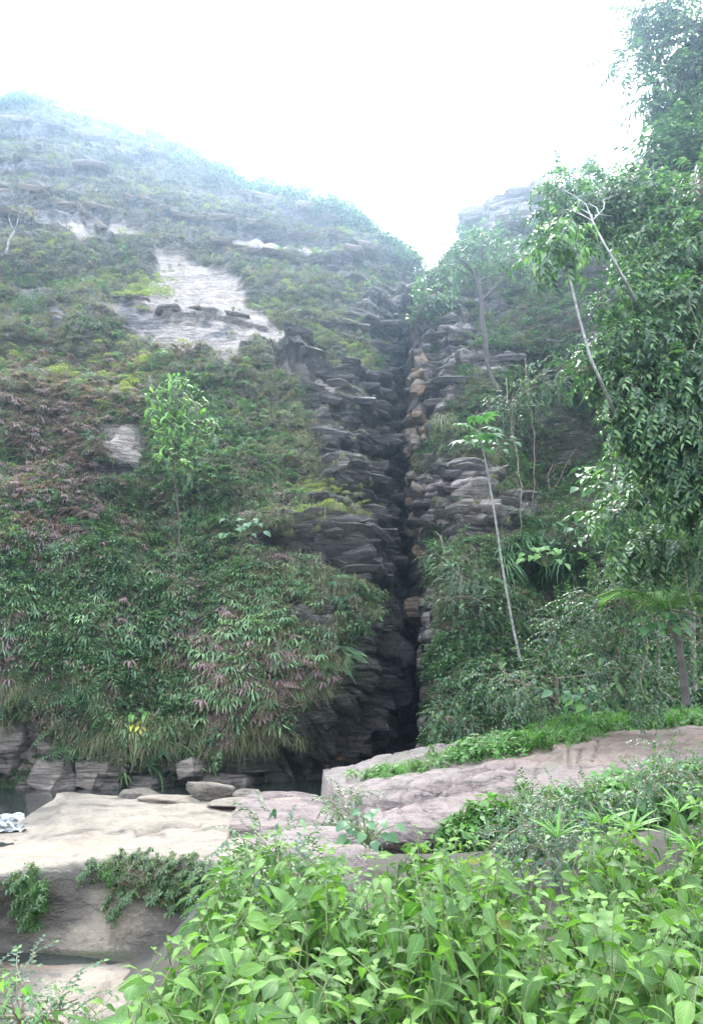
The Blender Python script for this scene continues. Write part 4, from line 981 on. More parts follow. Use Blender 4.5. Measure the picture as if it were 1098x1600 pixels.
# right wall
pr_ = sstep(px_, 640, 690)
place('undergrowth', 'small', vegR * (.5 + pn(14, .3)), 4200, 1.0, 14, 'dark small leaved shrubs covering the right cliff', 'undergrowth', out=.15)
place('undergrowth', 'brush', vegR * (.4 + pn(15)) * (1 - .5 * sstep(px_, 850, 950)), 2200, .95, 15, 'thin grey green brush over the right cliff ledges', 'undergrowth', out=.1)
place('cliff_grass', 'grass', vegR * pn(16) * (1 - sstep(px_, 780, 900)), 900, .95, 16, 'thin grass hanging on the right cliff', 'grass', out=.1)
place('broad_plants', 'broad', vegR * pn(17, .4) ** 2 * (py_ > 450), 620, 1.0, 17, 'broad leaved plants among the shrubs of the right cliff', 'plant', 'broad leaved plants on the right cliff', out=.35,
      individuals=90, ilabel='mid green broad leaved plant', iname='broad_leaf_plant')
place('fern_cover', 'ffern', vegR * pn(18, .4) * (py_ > 450), 420, .95, 18, 'green ferns hanging on the right cliff', 'fern', 'green ferns on the right cliff', out=.2,
      individuals=50, ilabel='feathery green fern', iname='cliff_fern')
place('hanging_vines', 'vine', vegR * (sstep(px_, 740, 820) * .8 + .15) * pn(19, .3) * (py_ > 540) * (py_ < 1000), 260, 1.0, 19, 'leafy vines hanging down the right cliff wall', 'vines', 'vines hanging on the right cliff', out=.4,
      individuals=60, ilabel='thin leafy vine hanging', iname='hanging_vine', tilt=.06)
place('strap_plants', 'strap', np.maximum.reduce([ell(px_, py_, 870, 870, 60, 30, 0, .5), ell(px_, py_, 775, 1130, 45, 22, 0, .5), ell(px_, py_, 830, 860, 70, 30)]) * (px_ > 600), 90, 1.25, 20, 'strap leaved plants hanging below the ledge', 'plant', 'strap leaved plants on the right cliff', out=.5,
      individuals=50, ilabel='strap leaved plant with hanging blades', iname='strap_leaf_plant')
# sparse tufts on the bare rock
place('ledge_tufts', 'grass', m_ledge * up_face ** 1.5 * (.2 + pn(21, .6)) + .10 * m_slab * pn(22, .7) + .25 * m_right * up_face, 420, .55, 21, 'small tufts of grass on the bare ledges', 'grass')
place('moss', 'moss', np.maximum.reduce([ell(px_, py_, 500, 783, 42, 7, 0, .5), ell(px_, py_, 535, 803, 30, 6, 0, .5), ell(px_, py_, 500, 845, 30, 5, 0, .5), ell(px_, py_, 550, 480, 14, 8) * .6, ell(px_, py_, 425, 490, 14, 8)]) , 75, .62, 23, 'bright yellow green moss cushions on the ledges beside the gully', 'moss', out=.32)
place('moss', 'moss', ell(px_, py_, 230, 455, 50, 22, -20, .5) + .6 * ell(px_, py_, 430, 480, 20, 14), 42, .8, 24, 'yellow green moss beside the pale slab', 'moss', out=.3)
place('base_plants', 'mossdark', m_base * (.2 + pn(25, .6)), 520, 1.3, 25, 'small dark plants on the wet rock above the water line', 'plant')

# grass tuft hanging over the cave
def tuft(px, py, Y, label, s=1.0, seed=0, mat='bluegrass', name='grass_tuft', L=.9, nb=150, droop=1.3):
    mb = p_grass(seed, nb, L * s, .022 * s, droop, .7); o = mb.build(name, M[mat], None, at(px, py, Y)); tag(o, label, 'grass'); return o
tuft(512, 985, 25.2, 'thick blue green grass tuft hanging over the dark cave mouth', 1.3, 201)
tuft(545, 960, 25.8, 'thin dry grass tuft hanging at the rock edge above the cave', 1.0, 202, 'drygrass')
tuft(690, 660, 28.5, 'soft grey green grass tuft beside the gully on the right cliff', 1.3, 203, 'drygrass', L=1.0)

# ------------------------------------------------------------------ trees
def leafmesh(name, L, W, mat, droop=.35, rows=4, petiole=0.0, seed=1, lv=.5):
    mb = MB()
    if petiole: tube(mb, [(0, 0, 0), (0, petiole, 0)], [.0022, .0018], 3, 1, .2, False)
    leaf(mb, (0, petiole, 0), (0, 1, 0), (0, 0, 1), L, W, droop, lv, 0, rows)
    return mb.mesh(name, [M[mat], M['stem_green']])
def orient(o, p, d, up=(0, 0, 1), s=1.0, roll=0.0):
    d, r, n = frame(d, up)
    if roll:
        r, n = r * math.cos(roll) + n * math.sin(roll), n * math.cos(roll) - r * math.sin(roll)
    m = Matrix(((r[0] * s, d[0] * s, n[0] * s, p[0]), (r[1] * s, d[1] * s, n[1] * s, p[1]), (r[2] * s, d[2] * s, n[2] * s, p[2]), (0, 0, 0, 1)))
    o.matrix_basis = m
def euler_of(d, up=(0, 0, 1)):
    """euler that turns -Y onto d"""
    d = -nrm(d); d, r, n = frame(d, up)
    m = Matrix(((r[0], d[0], n[0]), (r[1], d[1], n[1]), (r[2], d[2], n[2]))); e = m.to_euler(); return (e.x, e.y, e.z)

def crown_tree(name, label, base, trunk_pts, radii, blobs, leafmeshes, n_leaf, n_twig, twig_kind, bark, cat='tree', group=None, twig_s=1.0, hang=.5, seed=0, limbs=8, leaf_s=1.0, tmat=None, leafname='leaf', branches=()):
    """trunk, limbs reaching into crown blobs (px, py, Y, r in px), single leaves on the near side, the rest as foliage"""
    r = random.Random(seed); base = np.array(base, float)
    t = empty(name, base, label, cat, group)
    pts = [np.array(p) - base for p in trunk_pts]
    mb = MB(); tube(mb, pts, radii, 8); mb.build('trunk', M[bark], t)
    B = []
    for (bx, by, bY, br) in blobs:
        c_ = at(bx, by, bY) - base; rad = br / FPX * bY * 1.05; B.append((c_, rad, br))
    wts = [b[2] ** 2 for b in B]
    for k, (c_, rad, _) in enumerate(B[:limbs]):
        j = min(range(len(pts) // 2, len(pts)), key=lambda q: np.linalg.norm(pts[q] - c_)) if len(pts) > 2 else len(pts) - 1
        mb = MB(); ps = curve_pts(pts[j], c_, 6, .06, .05, seed + k); rr = radii[j]
        tube(mb, ps, [rr * .55 * (1 - .8 * i / 6) + .006 for i in range(7)], 5)
        bo = mb.build('branch', M[bark], t); mb = MB()
        for q in range(5):
            a = ps[r.randint(3, 6)]; e = c_ + nrm((r.gauss(0, 1), r.gauss(0, 1), r.gauss(0, 1))) * rad * .8
            tube(mb, curve_pts(a, e, 4, .05, .06, seed + k * 7 + q), [rr * .2 + .004, rr * .16 + .003, rr * .1 + .003, .005, .003], 4)
            mb.build('twig', M[bark], bo); mb = MB()
    for br in branches:
        mb = MB(); ps = [np.array(p) - base for p in br[0]]; tube(mb, ps, br[1], 6); mb.build('branch', M[bark], t)
    for k in range(n_leaf):
        c_, rad, _ = r.choices(B, wts)[0]
        d = nrm((r.gauss(0, 1), -abs(r.gauss(0, 1)), r.gauss(0, 1))); p = c_ + d * rad * r.uniform(.75, 1.05)
        o = link(leafname, r.choice(leafmeshes), t); orient(o, p, nrm((r.gauss(0, .6), -.3 + r.gauss(0, .5), -hang + r.gauss(0, .35))), (r.gauss(0, .3), -.5, 1), leaf_s * r.uniform(.7, 1.2))
    if n_twig:
        P, E, Sc = [], [], []
        for k in range(n_twig):
            c_, rad, _ = r.choices(B, wts)[0]
            d = nrm((r.gauss(0, 1), r.gauss(0, 1), r.gauss(0, .8))); q = r.random() ** .45
            P.append(c_ + d * rad * q); E.append(euler_of(nrm(d + np.array([r.gauss(0, .4), r.gauss(0, .4) - .2, -hang * .7 + r.gauss(0, .3)])))); Sc.append(twig_s * r.uniform(.7, 1.25))
        o = gn_scatter('foliage', PR[twig_kind], P, E, Sc, [r.randint(0, len(PR[twig_kind]) - 1) for _ in P], t); tag(o, kind='stuff')
    return t
LM_tree = [leafmesh('leaf', .24, .12, 'leaf_tree', .4 + .2 * i, lv=.3 + .3 * i) for i in range(3)]
LM_bright = [leafmesh('leaf', .26, .11, 'leaf_bright', .4 + .2 * i, lv=.3 + .3 * i) for i in range(3)]
A = lambda *p: at(*p)

# sapling on the left cliff
crown_tree('young_tree', 'slim young tree with bright green crown standing before the left cliff', A(281, 868, 25.2), [A(281, 868, 25.2), A(279, 800, 24.9), A(272, 740, 24.7), A(270, 690, 24.6), A(274, 640, 24.5), A(280, 605, 24.5)],
           [.026, .024, .022, .02, .016, .01], [(275, 612, 24.5, 24), (250, 640, 24.4, 22), (305, 632, 24.4, 22), (275, 660, 24.3, 24), (240, 615, 24.5, 16), (325, 668, 24.4, 16), (255, 675, 24.4, 18), (300, 690, 24.3, 16), (262, 592, 24.5, 10), (262, 710, 24.4, 16), (290, 730, 24.5, 14)], LM_bright, 300, 220, 'twig_s', 'bark_dark', hang=.1, seed=3, limbs=6, leaf_s=1.05)
# tree on the right cliff with dark forked trunk
bT = A(778, 612, 30.0)
crown_tree('cliff_tree', 'crooked tree with forked dark trunk and thin crown on the right cliff', bT,
           [bT, A(768, 590, 30), A(760, 565, 29.9), A(757, 520, 29.8), A(752, 500, 29.8), A(752, 470, 29.7), A(748, 440, 29.7)], [.11, .10, .09, .12, .11, .09, .07],
           [(755, 395, 30, 38), (720, 412, 30, 26), (795, 405, 30, 34), (700, 385, 30, 18), (835, 425, 29.5, 24), (745, 360, 30.5, 14), (665, 405, 30, 9), (700, 440, 30, 20)], LM_tree, 160, 420, 'twig', 'bark_dark', twig_s=.62, hang=.1, seed=5, limbs=8, leaf_s=.6,
           branches=[([A(752, 470, 29.7), A(740, 425, 29.6), A(728, 412, 29.6), A(705, 398, 29.6)], [.07, .06, .045, .02]), ([A(752, 470, 29.7), A(775, 448, 29.6), A(792, 428, 29.5), A(800, 405, 29.5), A(795, 390, 29.5)], [.07, .055, .045, .035, .015])])
# hazy bushes at the top of the right cliff, behind
crown_tree('ridge_tree', 'hazy tree on the skyline at the top of the right cliff', A(880, 330, 33), [A(880, 330, 33), A(885, 300, 33), A(890, 275, 33)], [.12, .1, .06],
           [(905, 285, 33, 28), (940, 300, 32, 26), (868, 272, 33, 14), (920, 325, 33, 26)], LM_tree, 100, 260, 'twig', 'bark_dark', twig_s=1.2, hang=.3, seed=6, limbs=5, leaf_s=1.5)

# slender white trunked trees
LM_palm = []
for q in range(2):
    mb = MB(); r_ = random.Random(300 + q)
    for k in range(9):
        a = k / 9 * 2 * math.pi; leaf(mb, (0, 0, 0), (math.cos(a), math.sin(a), .1), (0, 0, 1), .42 * (1 - .15 * math.cos(a)), .15, .35, .4 + .2 * r_.random(), 0, 4)
    LM_palm.append(mb.mesh('leaf', [M['leaf_mid']]))
def cecropia(name, label, tr, radii, n, s, seed, bark='bark_pale', mat=None):
    r = random.Random(seed); base = np.array(tr[0]); t = empty(name, base, label, 'tree')
    pts = [np.array(p) - base for p in tr]; mb = MB(); tube(mb, pts, radii, 8); mb.build('trunk', M[bark], t)
    top = pts[-1]
    for k in range(n):
        a = k * 2.4 + r.uniform(-.3, .3); el = r.uniform(-.25, .8); d = nrm((math.cos(a), math.sin(a), el)); L = s * r.uniform(.5, 1.)
        st_ = top - np.array([0, 0, .12 * k * s]) * .5; e = st_ + d * L
        mb = MB(); tube(mb, [st_, st_ + d * L * .5 + np.array([0, 0, .05]), e], [.012, .010, .007], 4); sk_ = mb.build('leaf_stalk', M['stem_green'], t)
        o = link('leaf', r.choice(LM_palm), sk_); orient(o, e, nrm(d + np.array([0, 0, -.4])), (r.gauss(0, .3), -.5, 1), s * r.uniform(.8, 1.25))
    return t
cecropia('white_trunk_tree', 'thin white trunk leaning before the right cliff with a few big lobed leaves', [A(812, 1030, 22.6), A(800, 975, 22.4), A(786, 895, 22.2), A(772, 800, 22), A(760, 730, 21.8), A(747, 672, 21.6)], [.044, .042, .038, .034, .028, .02], 13, .9, 9)
t = crown_tree('white_trunk_tree', 'slender white trunk with a drooping green crown above the dark hollow', A(1030, 1085, 17.5), [A(1030, 1085, 17.5), A(1025, 930, 16.5), A(1010, 760, 14), A(968, 665, 10.8), A(940, 600, 9.9), A(922, 560, 9.9), A(905, 500, 9.9), A(893, 450, 10.), A(882, 408, 10.1)], [.035, .034, .032, .024, .023, .022, .020, .018, .014],
               [(870, 385, 10.1, 24), (845, 400, 10.1, 18), (900, 395, 10.1, 20), (880, 360, 10.2, 22)], LM_bright, 190, 60, 'twig', 'bark_pale', hang=.8, seed=12, limbs=4, leaf_s=.62, twig_s=.6)
t = crown_tree('white_trunk_tree', 'thick pale leaning trunk behind the leafy curtain, its crown against the sky', A(1085, 1080, 17.5), [A(1085, 1080, 17.5), A(1080, 900, 16.5), A(1055, 640, 14), A(1008, 510, 11.8), A(982, 452, 10.2), A(960, 410, 10.2), A(942, 378, 10.6), A(925, 345, 11)], [.05, .045, .04, .030, .026, .022, .018, .012],
               [(905, 330, 13, 34), (940, 320, 13, 34), (880, 300, 13.2, 24), (960, 350, 13, 24), (860, 335, 13.2, 20), (985, 300, 13, 34), (1020, 330, 13, 34), (850, 285, 13.4, 12)], LM_tree, 220, 420, 'twig', 'bark_pale', hang=.7, seed=13, limbs=6, leaf_s=.6, twig_s=.55,
               branches=[([A(985, 405, 14.8), A(970, 375, 14.8), A(958, 350, 14.8)], [.02, .018, .012]), ([A(1060, 300, 14), A(1000, 275, 14.3), A(960, 290, 14.6), A(880, 345, 14.8), A(850, 372, 14.9)], [.04, .032, .024, .016, .008])])

# big vine covered tree on the right edge: leaf curtain
big_blobs = [(1060, 500, 11, 70), (1000, 540, 10.8, 50), (1090, 600, 10.6, 80), (1030, 640, 10.6, 60), (975, 600, 10.6, 36), (1070, 700, 10.8, 60), (1010, 700, 11, 42), (1080, 400, 11.5, 60), (1030, 430, 11.5, 46), (940, 585, 10.6, 26), (925, 555, 10.7, 22), (905, 580, 10.7, 10), (960, 470, 11, 30), (1000, 300, 12.5, 36),  (1120, 780, 11, 60), (960, 530, 10.8, 28), (1010, 370, 12, 34),
             (1160, 500, 11, 90), (1160, 700, 11, 90), (1050, 760, 11.2, 40), (985, 660, 10.8, 26), (1090, 310, 12.2, 55), (1040, 340, 12.2, 40)]
crown_tree('vine_tree', 'big tree at the right edge draped in a hanging curtain of glossy leaves', A(1200, 1160, 12), [A(1200, 1160, 12), A(1180, 900, 12), A(1160, 650, 11.8), A(1130, 450, 11.8), A(1090, 280, 12)], [.25, .22, .2, .16, .1],
           big_blobs + [(1000, 860, 12.5, 36), (1060, 850, 12.5, 50), (960, 800, 12.5, 30)], LM_tree, 300, 4200, 'twig', 'bark_brown', hang=.9, seed=21, limbs=12, leaf_s=.62, twig_s=.52)
# upper right hazy crown
up_blobs = [(950, 290, 18, 16), (1080, 60, 19, 60), (1060, 130, 19, 46), (1090, 200, 18.5, 60), (1050, 215, 18.5, 34), (1020, 10, 19, 30), (1040, 280, 18, 40), (995, 255, 18, 22), (985, 100, 19.5, 20), (1010, 60, 19.5, 20), (960, 90, 19.5, 12), (1150, 120, 19, 80), (990, 330, 17.5, 30), (1150, 300, 18, 80), (1040, 350, 17.5, 50), (1000, 400, 17.5, 30), (1040, 430, 17, 50), (1060, 240, 18, 50), (1000, 20, 19, 14), (1080, 280, 18, 50), (1030, 165, 19, 24)]
crown_tree('tall_tree', 'tall tree at the upper right corner fading into the bright sky', A(1240, 1100, 19), [A(1240, 1100, 19), A(1220, 700, 19), A(1190, 400, 19), A(1140, 150, 19), A(1090, 40, 19)], [.35, .3, .25, .18, .1],
           up_blobs, LM_tree, 300, 3000, 'twig', 'bark_brown', hang=.5, seed=22, limbs=16, leaf_s=1.0, twig_s=.9)
crown_tree('branch_tip_tree', 'leafy branch tip poking into the sky at the top edge', A(1400, 900, 17), [A(1400, 900, 17), A(1200, 0, 17), A(1000, -140, 17), A(850, -80, 17)], [.3, .2, .1, .04], [(820, -14, 17, 20), (850, -40, 17, 24)], LM_tree, 60, 20, 'twig_s', 'bark_brown', seed=23, limbs=2)
# mid right leafy masses
for k, (bl, lab, nl, nt_, lm, tw, ts) in enumerate([
    ([(800, 625, 26, 40), (840, 600, 25.5, 40), (770, 640, 26, 25), (880, 590, 25, 35), (900, 560, 25, 25)], 'low spreading tree with a flat green crown above the dark hollow', 160, 240, LM_tree, 'twig_s', 1.0),
    ([(970, 760, 14.5, 36), (1000, 800, 14.3, 40), (950, 820, 14.5, 30), (1040, 790, 14.2, 40)], 'broad leaved bush hanging below the leafy curtain at the right', 200, 110, LM_tree, 'twig', .9),
    ([(990, 900, 15.5, 46), (940, 940, 16, 46), (1010, 960, 15.5, 40), (900, 990, 17, 50), (960, 1030, 16, 50), (1090, 900, 14, 44), (1100, 1000, 14, 50)], 'dense dark bush behind the tree fern at the foot of the right cliff', 220, 500, LM_tree, 'twig_s', 1.0),
    ([(870, 1060, 19, 42), (820, 1080, 20, 36), (780, 1060, 21.5, 34), (1000, 1070, 16.5, 40)], 'dark bush above the grass strip below the white trunk', 120, 260, LM_tree, 'twig_s', 1.1),
    ([(700, 1120, 22.5, 24), (725, 1135, 22.3, 20), (690, 1150, 22.5, 16)], 'small dark bush at the left foot of the right cliff', 80, 110, LM_tree, 'twig_s', .9),
    ([(720, 900, 24.3, 40), (700, 940, 24.3, 30), (690, 870, 24.6, 26), (750, 940, 24.0, 34)], 'rounded grey green bush on the right cliff beside the gully', 60, 260, LM_tree, 'twig_s', .8)]):
    bs = at(bl[0][0], bl[0][1] + bl[0][3] * 1.6, bl[0][2] + .5)
    crown_tree('bush', lab, bs, [bs, (bs + at(*bl[0][:3])) / 2, at(*bl[0][:3])], [.06, .05, .03], bl, lm, nl, nt_, tw, 'bark_brown', 'bush', hang=.3, seed=40 + k, limbs=len(bl), leaf_s=.75, twig_s=ts)

# big heart leaved plants
def bigleaf_plant(label, px, py, Y, n=9, L=.34, seed=0, mat='leaf_mid', spread=.55, name='big_leaf_plant', wide=.75, up=.3):
    r = random.Random(seed); base = at(px, py, Y); t = empty(name, base, label, 'plant')
    lm = [leafmesh('leaf', L, L * wide, mat, .5, lv=.3), leafmesh('leaf', L * .8, L * wide * .85, mat, .7, lv=.7)]
    for k in range(n):
        d = nrm((r.uniform(-1, 1), -abs(r.gauss(0, .6)), r.uniform(-.3, 1) + up)); e = d * spread * r.uniform(.5, 1.1)
        mb = MB(); tube(mb, [(0, 0, 0), e * .5 + np.array([0, 0, .06]), e], [.010, .008, .006], 4); sk_ = mb.build('leaf_stalk', M['stem_green'], t)
        o = link('leaf', lm[k % 2], sk_); orient(o, e, nrm(d * .6 + np.array([r.gauss(0, .4), -.5, -.5])), (r.gauss(0, .2), -.8, .8), r.uniform(.7, 1.15))
    return t
for k, (a, b, Y, lab, mt) in enumerate([(935, 775, 15.2, 'big leaved plant in the dark hollow left of the leafy curtain', 'leaf_mid'), (985, 840, 13.8, 'big pale leaved plant above the tree fern', 'leaf_mid'),
    (925, 850, 15.5, 'big leaved plant beside the hanging strap leaves', 'leaf_mid'), (770, 712, 24.5, 'big leaved plant behind the thin white trunk', 'leaf_mid'),
    (1010, 760, 13, 'big leaved plant under the leafy curtain', 'leaf_mid'), (850, 885, 22, 'pale round leaved plant hanging over the ledge', 'leaf_bright'),
    (1040, 990, 13.2, 'big leaved plant beside the tree fern trunk', 'leaf_mid'), (900, 1105, 18.0, 'bright broad plant at the left end of the grass strip', 'leaf_mid'),
    (960, 1098, 17.4, 'broad leaved plant behind the grass strip, second from its left end', 'leaf_mid'), (930, 1112, 17.6, 'low broad plant in the grass strip between two taller ones', 'leaf_bright'),
    (375, 840, 24.6, 'dark broad leaved plant on the left cliff right of the young tree', 'leaf_mid'), (575, 1320, 9.5, 'dark broad leaved plant in the gap below the sloping slab', 'leaf_mid')]):
    bigleaf_plant(lab, a, b, Y, 16, .25 * (Y / 15) ** .6, 60 + k, mt, .55 * (Y / 15) ** .7)
bigleaf_plant('small plant with bright yellow leaves above the water on the left cliff', 216, 1140, 23.4, 7, .32, 90, 'leaf_yellow', .3, 'yellow_plant', .4)
bigleaf_plant('small green plant just above the yellow leaved one', 222, 1118, 23.4, 6, .34, 91, 'leaf_bright', .3, 'small_plant', .4)

# tree fern
def fern_frond(L, seed, pin=26):
    mb = MB(); pts = [np.array([0, L * t, .35 * L * math.sin(t * 1.9) - .42 * L * t * t]) for t in np.linspace(0, 1, pin + 1)]
    tube(mb, pts[::4] + [pts[-1]], [.014] * len(pts[::4]) + [.003], 4, 1, .2, False)
    for i in range(2, pin + 1):
        t = i / pin; wl = .34 * L * math.sin(math.pi * min(1, t * .86 + .13)) ** .8
        for sg in (-1, 1):
            b = pts[i]; d = nrm((sg, .45, -.12)); e = b + d * wl - np.array([0, 0, .12 * wl]); n_ = 7
            for j in range(1, n_):
                q = b + (e - b) * j / n_; ww = .055 * L * (1 - j / n_ * .8)
                for s2 in (-1, 1): leaf(mb, q, nrm(np.array([0, 1, 0]) * s2 + d * .4), (0, 0, 1), ww, .030 * L, .2, .3 + .5 * ((i + j) % 3) / 3, 0, 2, .0)
    return mb.mesh('frond', [M['leaf_bright'], M['stem_green']])
FR = [fern_frond(1.25, 0), fern_frond(1.0, 1, 22)]
bF = A(1072, 1100, 13.5); t = empty('tree_fern', bF, 'tree fern with a leaning brown trunk and arching feathery fronds at the right', 'tree fern')
tp = [A(1072, 1100, 13.5), A(1066, 1050, 13.4), A(1058, 1000, 13.3), A(1042, 955, 13.2)]
mb = MB(); tube(mb, [p - bF for p in tp], [.075, .065, .06, .055], 8); mb.build('trunk', M['bark_dark'], t)
for k, (dx, dy, dz, s) in enumerate([(-1, -.3, .12, 1.1), (-.9, -.6, -.05, .95), (-.9, .3, .3, 1.0), (.25, -.9, .15, .8), (.75, -.4, .45, 1.1), (.9, -.5, .2, 1.0), (.8, .5, .3, .9), (-.3, -.9, 0, .8), (.3, .8, .4, .9), (.5, .2, .8, .9)]):
    o = link('frond', FR[k % 2], t); orient(o, tp[-1] - bF, nrm((dx, dy, dz)), (0, 0, 1), s)

# bare pale tree at the left edge
bB = A(12, 385, 37); t = empty('bare_tree', bB, 'leafless pale tree with thin forked branches at the left edge', 'tree'); mb = MB()
def fork(mb, p, d, L, r0, depth, r):
    e = p + d * L; tube(mb, [p, (p + e) / 2 + np.array([r.gauss(0, .04), 0, r.gauss(0, .04)]) * L, e], [r0, r0 * .8, r0 * .6], 4)
    if depth:
        for k in range(r.choice((2, 3))): fork(mb, e, nrm(d + np.array([r.gauss(0, .5), r.gauss(0, .4), r.gauss(.1, .35)])), L * r.uniform(.6, .85), r0 * .6, depth - 1, r)
r_ = random.Random(5)
tube(mb, [(0, 0, -.5), (.05, 0, .4), (.3, 0, 1.0)], [.07, .06, .055], 6); mb.build('trunk', M['bark_pale'], t)
for d in ((-.5, 0, 1), (.4, -.2, 1), (.9, 0, .6), (.0, .2, 1.)):
    mb = MB(); fork(mb, np.array([.3, 0, 1.0]), nrm(d), 1.0, .030, 4, r_); mb.build('branch', M['bark_pale'], t)

# lianas: thin bare stems hanging on the right
for k, (pl, rad, lab) in enumerate([
    ([(952, 740, 13.5), (975, 790, 13.4), (985, 850, 13.4), (992, 900, 13.4)], .012, 'thin bare liana above the tree fern'),
    ([(1040, 760, 12), (1062, 850, 12), (1075, 930, 12), (1098, 985, 12)], .012, 'long thin liana curving past the tree fern crown'),
    ([(1020, 480, 10.2), (1060, 455, 10.1), (1098, 440, 10)], .010, 'bare pale branch crossing the leaf curtain'),
    ([(1075, 470, 10), (1092, 520, 10), (1080, 560, 10)], .008, 'bare pale twig hanging before the leaf curtain'),
    ([(820, 560, 26), (830, 640, 25.8), (835, 720, 25.6), (830, 800, 25.5)], .035, 'grey liana hanging in the middle of the right cliff'),
    ([(790, 590, 26.5), (800, 680, 26), (815, 760, 25.6), (812, 840, 25.5)], .045, 'mossy stem hanging behind the thin white trunk'),
    ([(865, 720, 24), (855, 745, 23.8), (860, 770, 23.8), (900, 700, 23.5), (945, 640, 22)], .02, 'thin curved liana in the dark hollow'),
    ([(680, 830, 24.5), (690, 842, 24.3), (694, 870, 24.2)], .02, 'short pale hooked twig beside the gully'),
    ([(720, 480, 30), (735, 520, 29.5), (742, 560, 29)], .02, 'thin pale liana beside the dark forked trunk'),
    ([(1000, 960, 13), (1012, 1010, 13), (1000, 1060, 13), (1005, 1090, 13)], .014, 'thin dark liana left of the tree fern trunk')]):
    P = [at(*q) for q in pl]; b0 = P[0]; mb = MB(); Q = []
    for i in range(len(P) - 1):
        Q += curve_pts(P[i] - b0, P[i + 1] - b0, 4, 0, .03, k * 9 + i)[:-1]
    Q.append(P[-1] - b0); tube(mb, Q, [rad * .55 * (1 - .5 * i / len(Q)) for i in range(len(Q))], 5)
    tag(mb.build('liana', M['bark_pale' if k in (7,) else 'bark_brown'], None, b0), lab, 'liana')

# ------------------------------------------------------------------ grass and plants on the slabs
def surf_scatter(name, surf, kind, dens, n, size, seed, label, cat, out=0.0, jit=.4, tilt=.25):
    r = np.random.default_rng(seed); P, Nn, a, b = sample_surface(surf, dens, n, seed)
    P = P + Nn * out; rot = np.stack([r.normal(0, tilt, n), r.normal(0, tilt, n), r.uniform(-3.1, 3.1, n)], -1)
    o = gn_scatter(name, PR[kind], P, rot, size * r.uniform(1 - jit, 1 + jit, n), r.integers(0, len(PR[kind]), n)); tag(o, label, cat, None, 'stuff'); return o
a, b = RS['px'], RS['py']
g1 = np.maximum.reduce([ell(a, b, 790, 1168, 90, 9, -10, .5), ell(a, b, 730, 1180, 40, 6, -8, .6), ell(a, b, 860, 1158, 60, 8, -6, .5), ell(a, b, 620, 1208, 40, 4, -8, .6) * .4]) * (.3 + np.clip(.5 + fbm(RS['P'] * 1.5, 3, 3), 0, 1))
g2 = sstep(a, 830, 900) * (1 - sstep(b, np.interp(a, [850, 950, 1098], [1146, 1142, 1132]) - 4, np.interp(a, [850, 950, 1098], [1146, 1142, 1132]) + 3))
surf_scatter('slab_grass', RS, 'low', g1, 520, .9, 71, 'strip of short green grass along a crack in the sloping slab', 'grass')
surf_scatter('slab_grass', RS, 'low', g2, 1500, 1.2, 72, 'green grass growing behind the sloping slab', 'grass')
surf_scatter('slab_plants', RS, 'lowleaf', g2 + g1 * .5, 1000, 1.5, 73, 'small leafy ground cover in the grass behind the slab', 'plant')
g3 = np.maximum.reduce([sstep(b - np.interp(a, [560, 640, 740, 850, 960, 1098], [1300, 1290, 1282, 1258, 1232, 1208]), 0, 14), .35 * ell(a, b, 870, 1215, 60, 18, -15, .6)])
surf_scatter('slab_plants', RS, 'lowleaf', g3 * (a > 700) * (b > np.interp(a, [700, 900, 1098], [1270, 1236, 1205])), 700, 1.7, 74, 'creeping leaves over the lower edge of the slab', 'plant')
surf_scatter('slab_plants', RS, 'brush', g3 * (a > 800) * (b > np.interp(a, [700, 900, 1098], [1270, 1240, 1210])), 200, .9, 75, 'dry brown green brush over the lower edge of the slab', 'undergrowth')
# grass bank behind the slab up to the right cliff
bx = np.linspace(3.2, 16, 70); by = np.linspace(17.5, 27, 50); BX, BY = np.meshgrid(bx, by)
BZ = 1.35 + .10 * (BX - 6) * .6 + .055 * (BY - 18) + .12 * fbm(np.stack([BX, BY, 0 * BX], -1), 3, 5) - 2.5 * (1 - sstep(BX - (BY - 20) * .2, 3.0, 5.2)); PBk = np.stack([BX, BY, BZ], -1)
tag(link('grass_bank', grid_mesh('grass_bank', PBk, M['soil'], {})), 'bank of soil between the slab and the right cliff', 'ground', kind='structure')
bkx, bky = proj(PBk); BK = dict(P=PBk, N=np.broadcast_to(np.array([0, 0, 1.]), PBk.shape), px=BX * 60, py=BY * 60)
surf_scatter('bank_grass', BK, 'low', np.ones_like(BX) * (BX > 4.6), 4200, 1.5, 76, 'green grass on the bank at the foot of the right cliff', 'grass')
surf_scatter('bank_plants', BK, 'lowleaf', np.ones_like(BX) * (BX > 4.4), 2400, 1.8, 77, 'leafy ground cover on the bank at the foot of the right cliff', 'plant')
# moss on the boulder face
a, b = LB['px'], LB['py']
mm = np.maximum.reduce([ell(a, b, 235, 1362, 80, 16, 0, .5), ell(a, b, 275, 1380, 60, 30, 0, .5), ell(a, b, 185, 1365, 26, 16), ell(a, b, 45, 1410, 14, 36), ell(a, b, 24, 1390, 6, 18), .5 * ell(a, b, 180, 1400, 8, 40)])
surf_scatter('boulder_moss', LB, 'mossdark', mm, 650, .75, 80, 'dark green moss and small plants on the boulder face', 'moss')
surf_scatter('boulder_moss', LB, 'low', ell(a, b, 48, 1410, 14, 36) + .5 * ell(a, b, 180, 1365, 18, 18), 160, .55, 81, 'bright green ferny moss streak on the dark boulder face', 'moss', tilt=.8)
surf_scatter('boulder_roots', LB, 'deadtwig', ell(a, b, 250, 1375, 70, 26), 60, .35, 82, 'dry roots hanging on the mossy boulder face', 'roots')

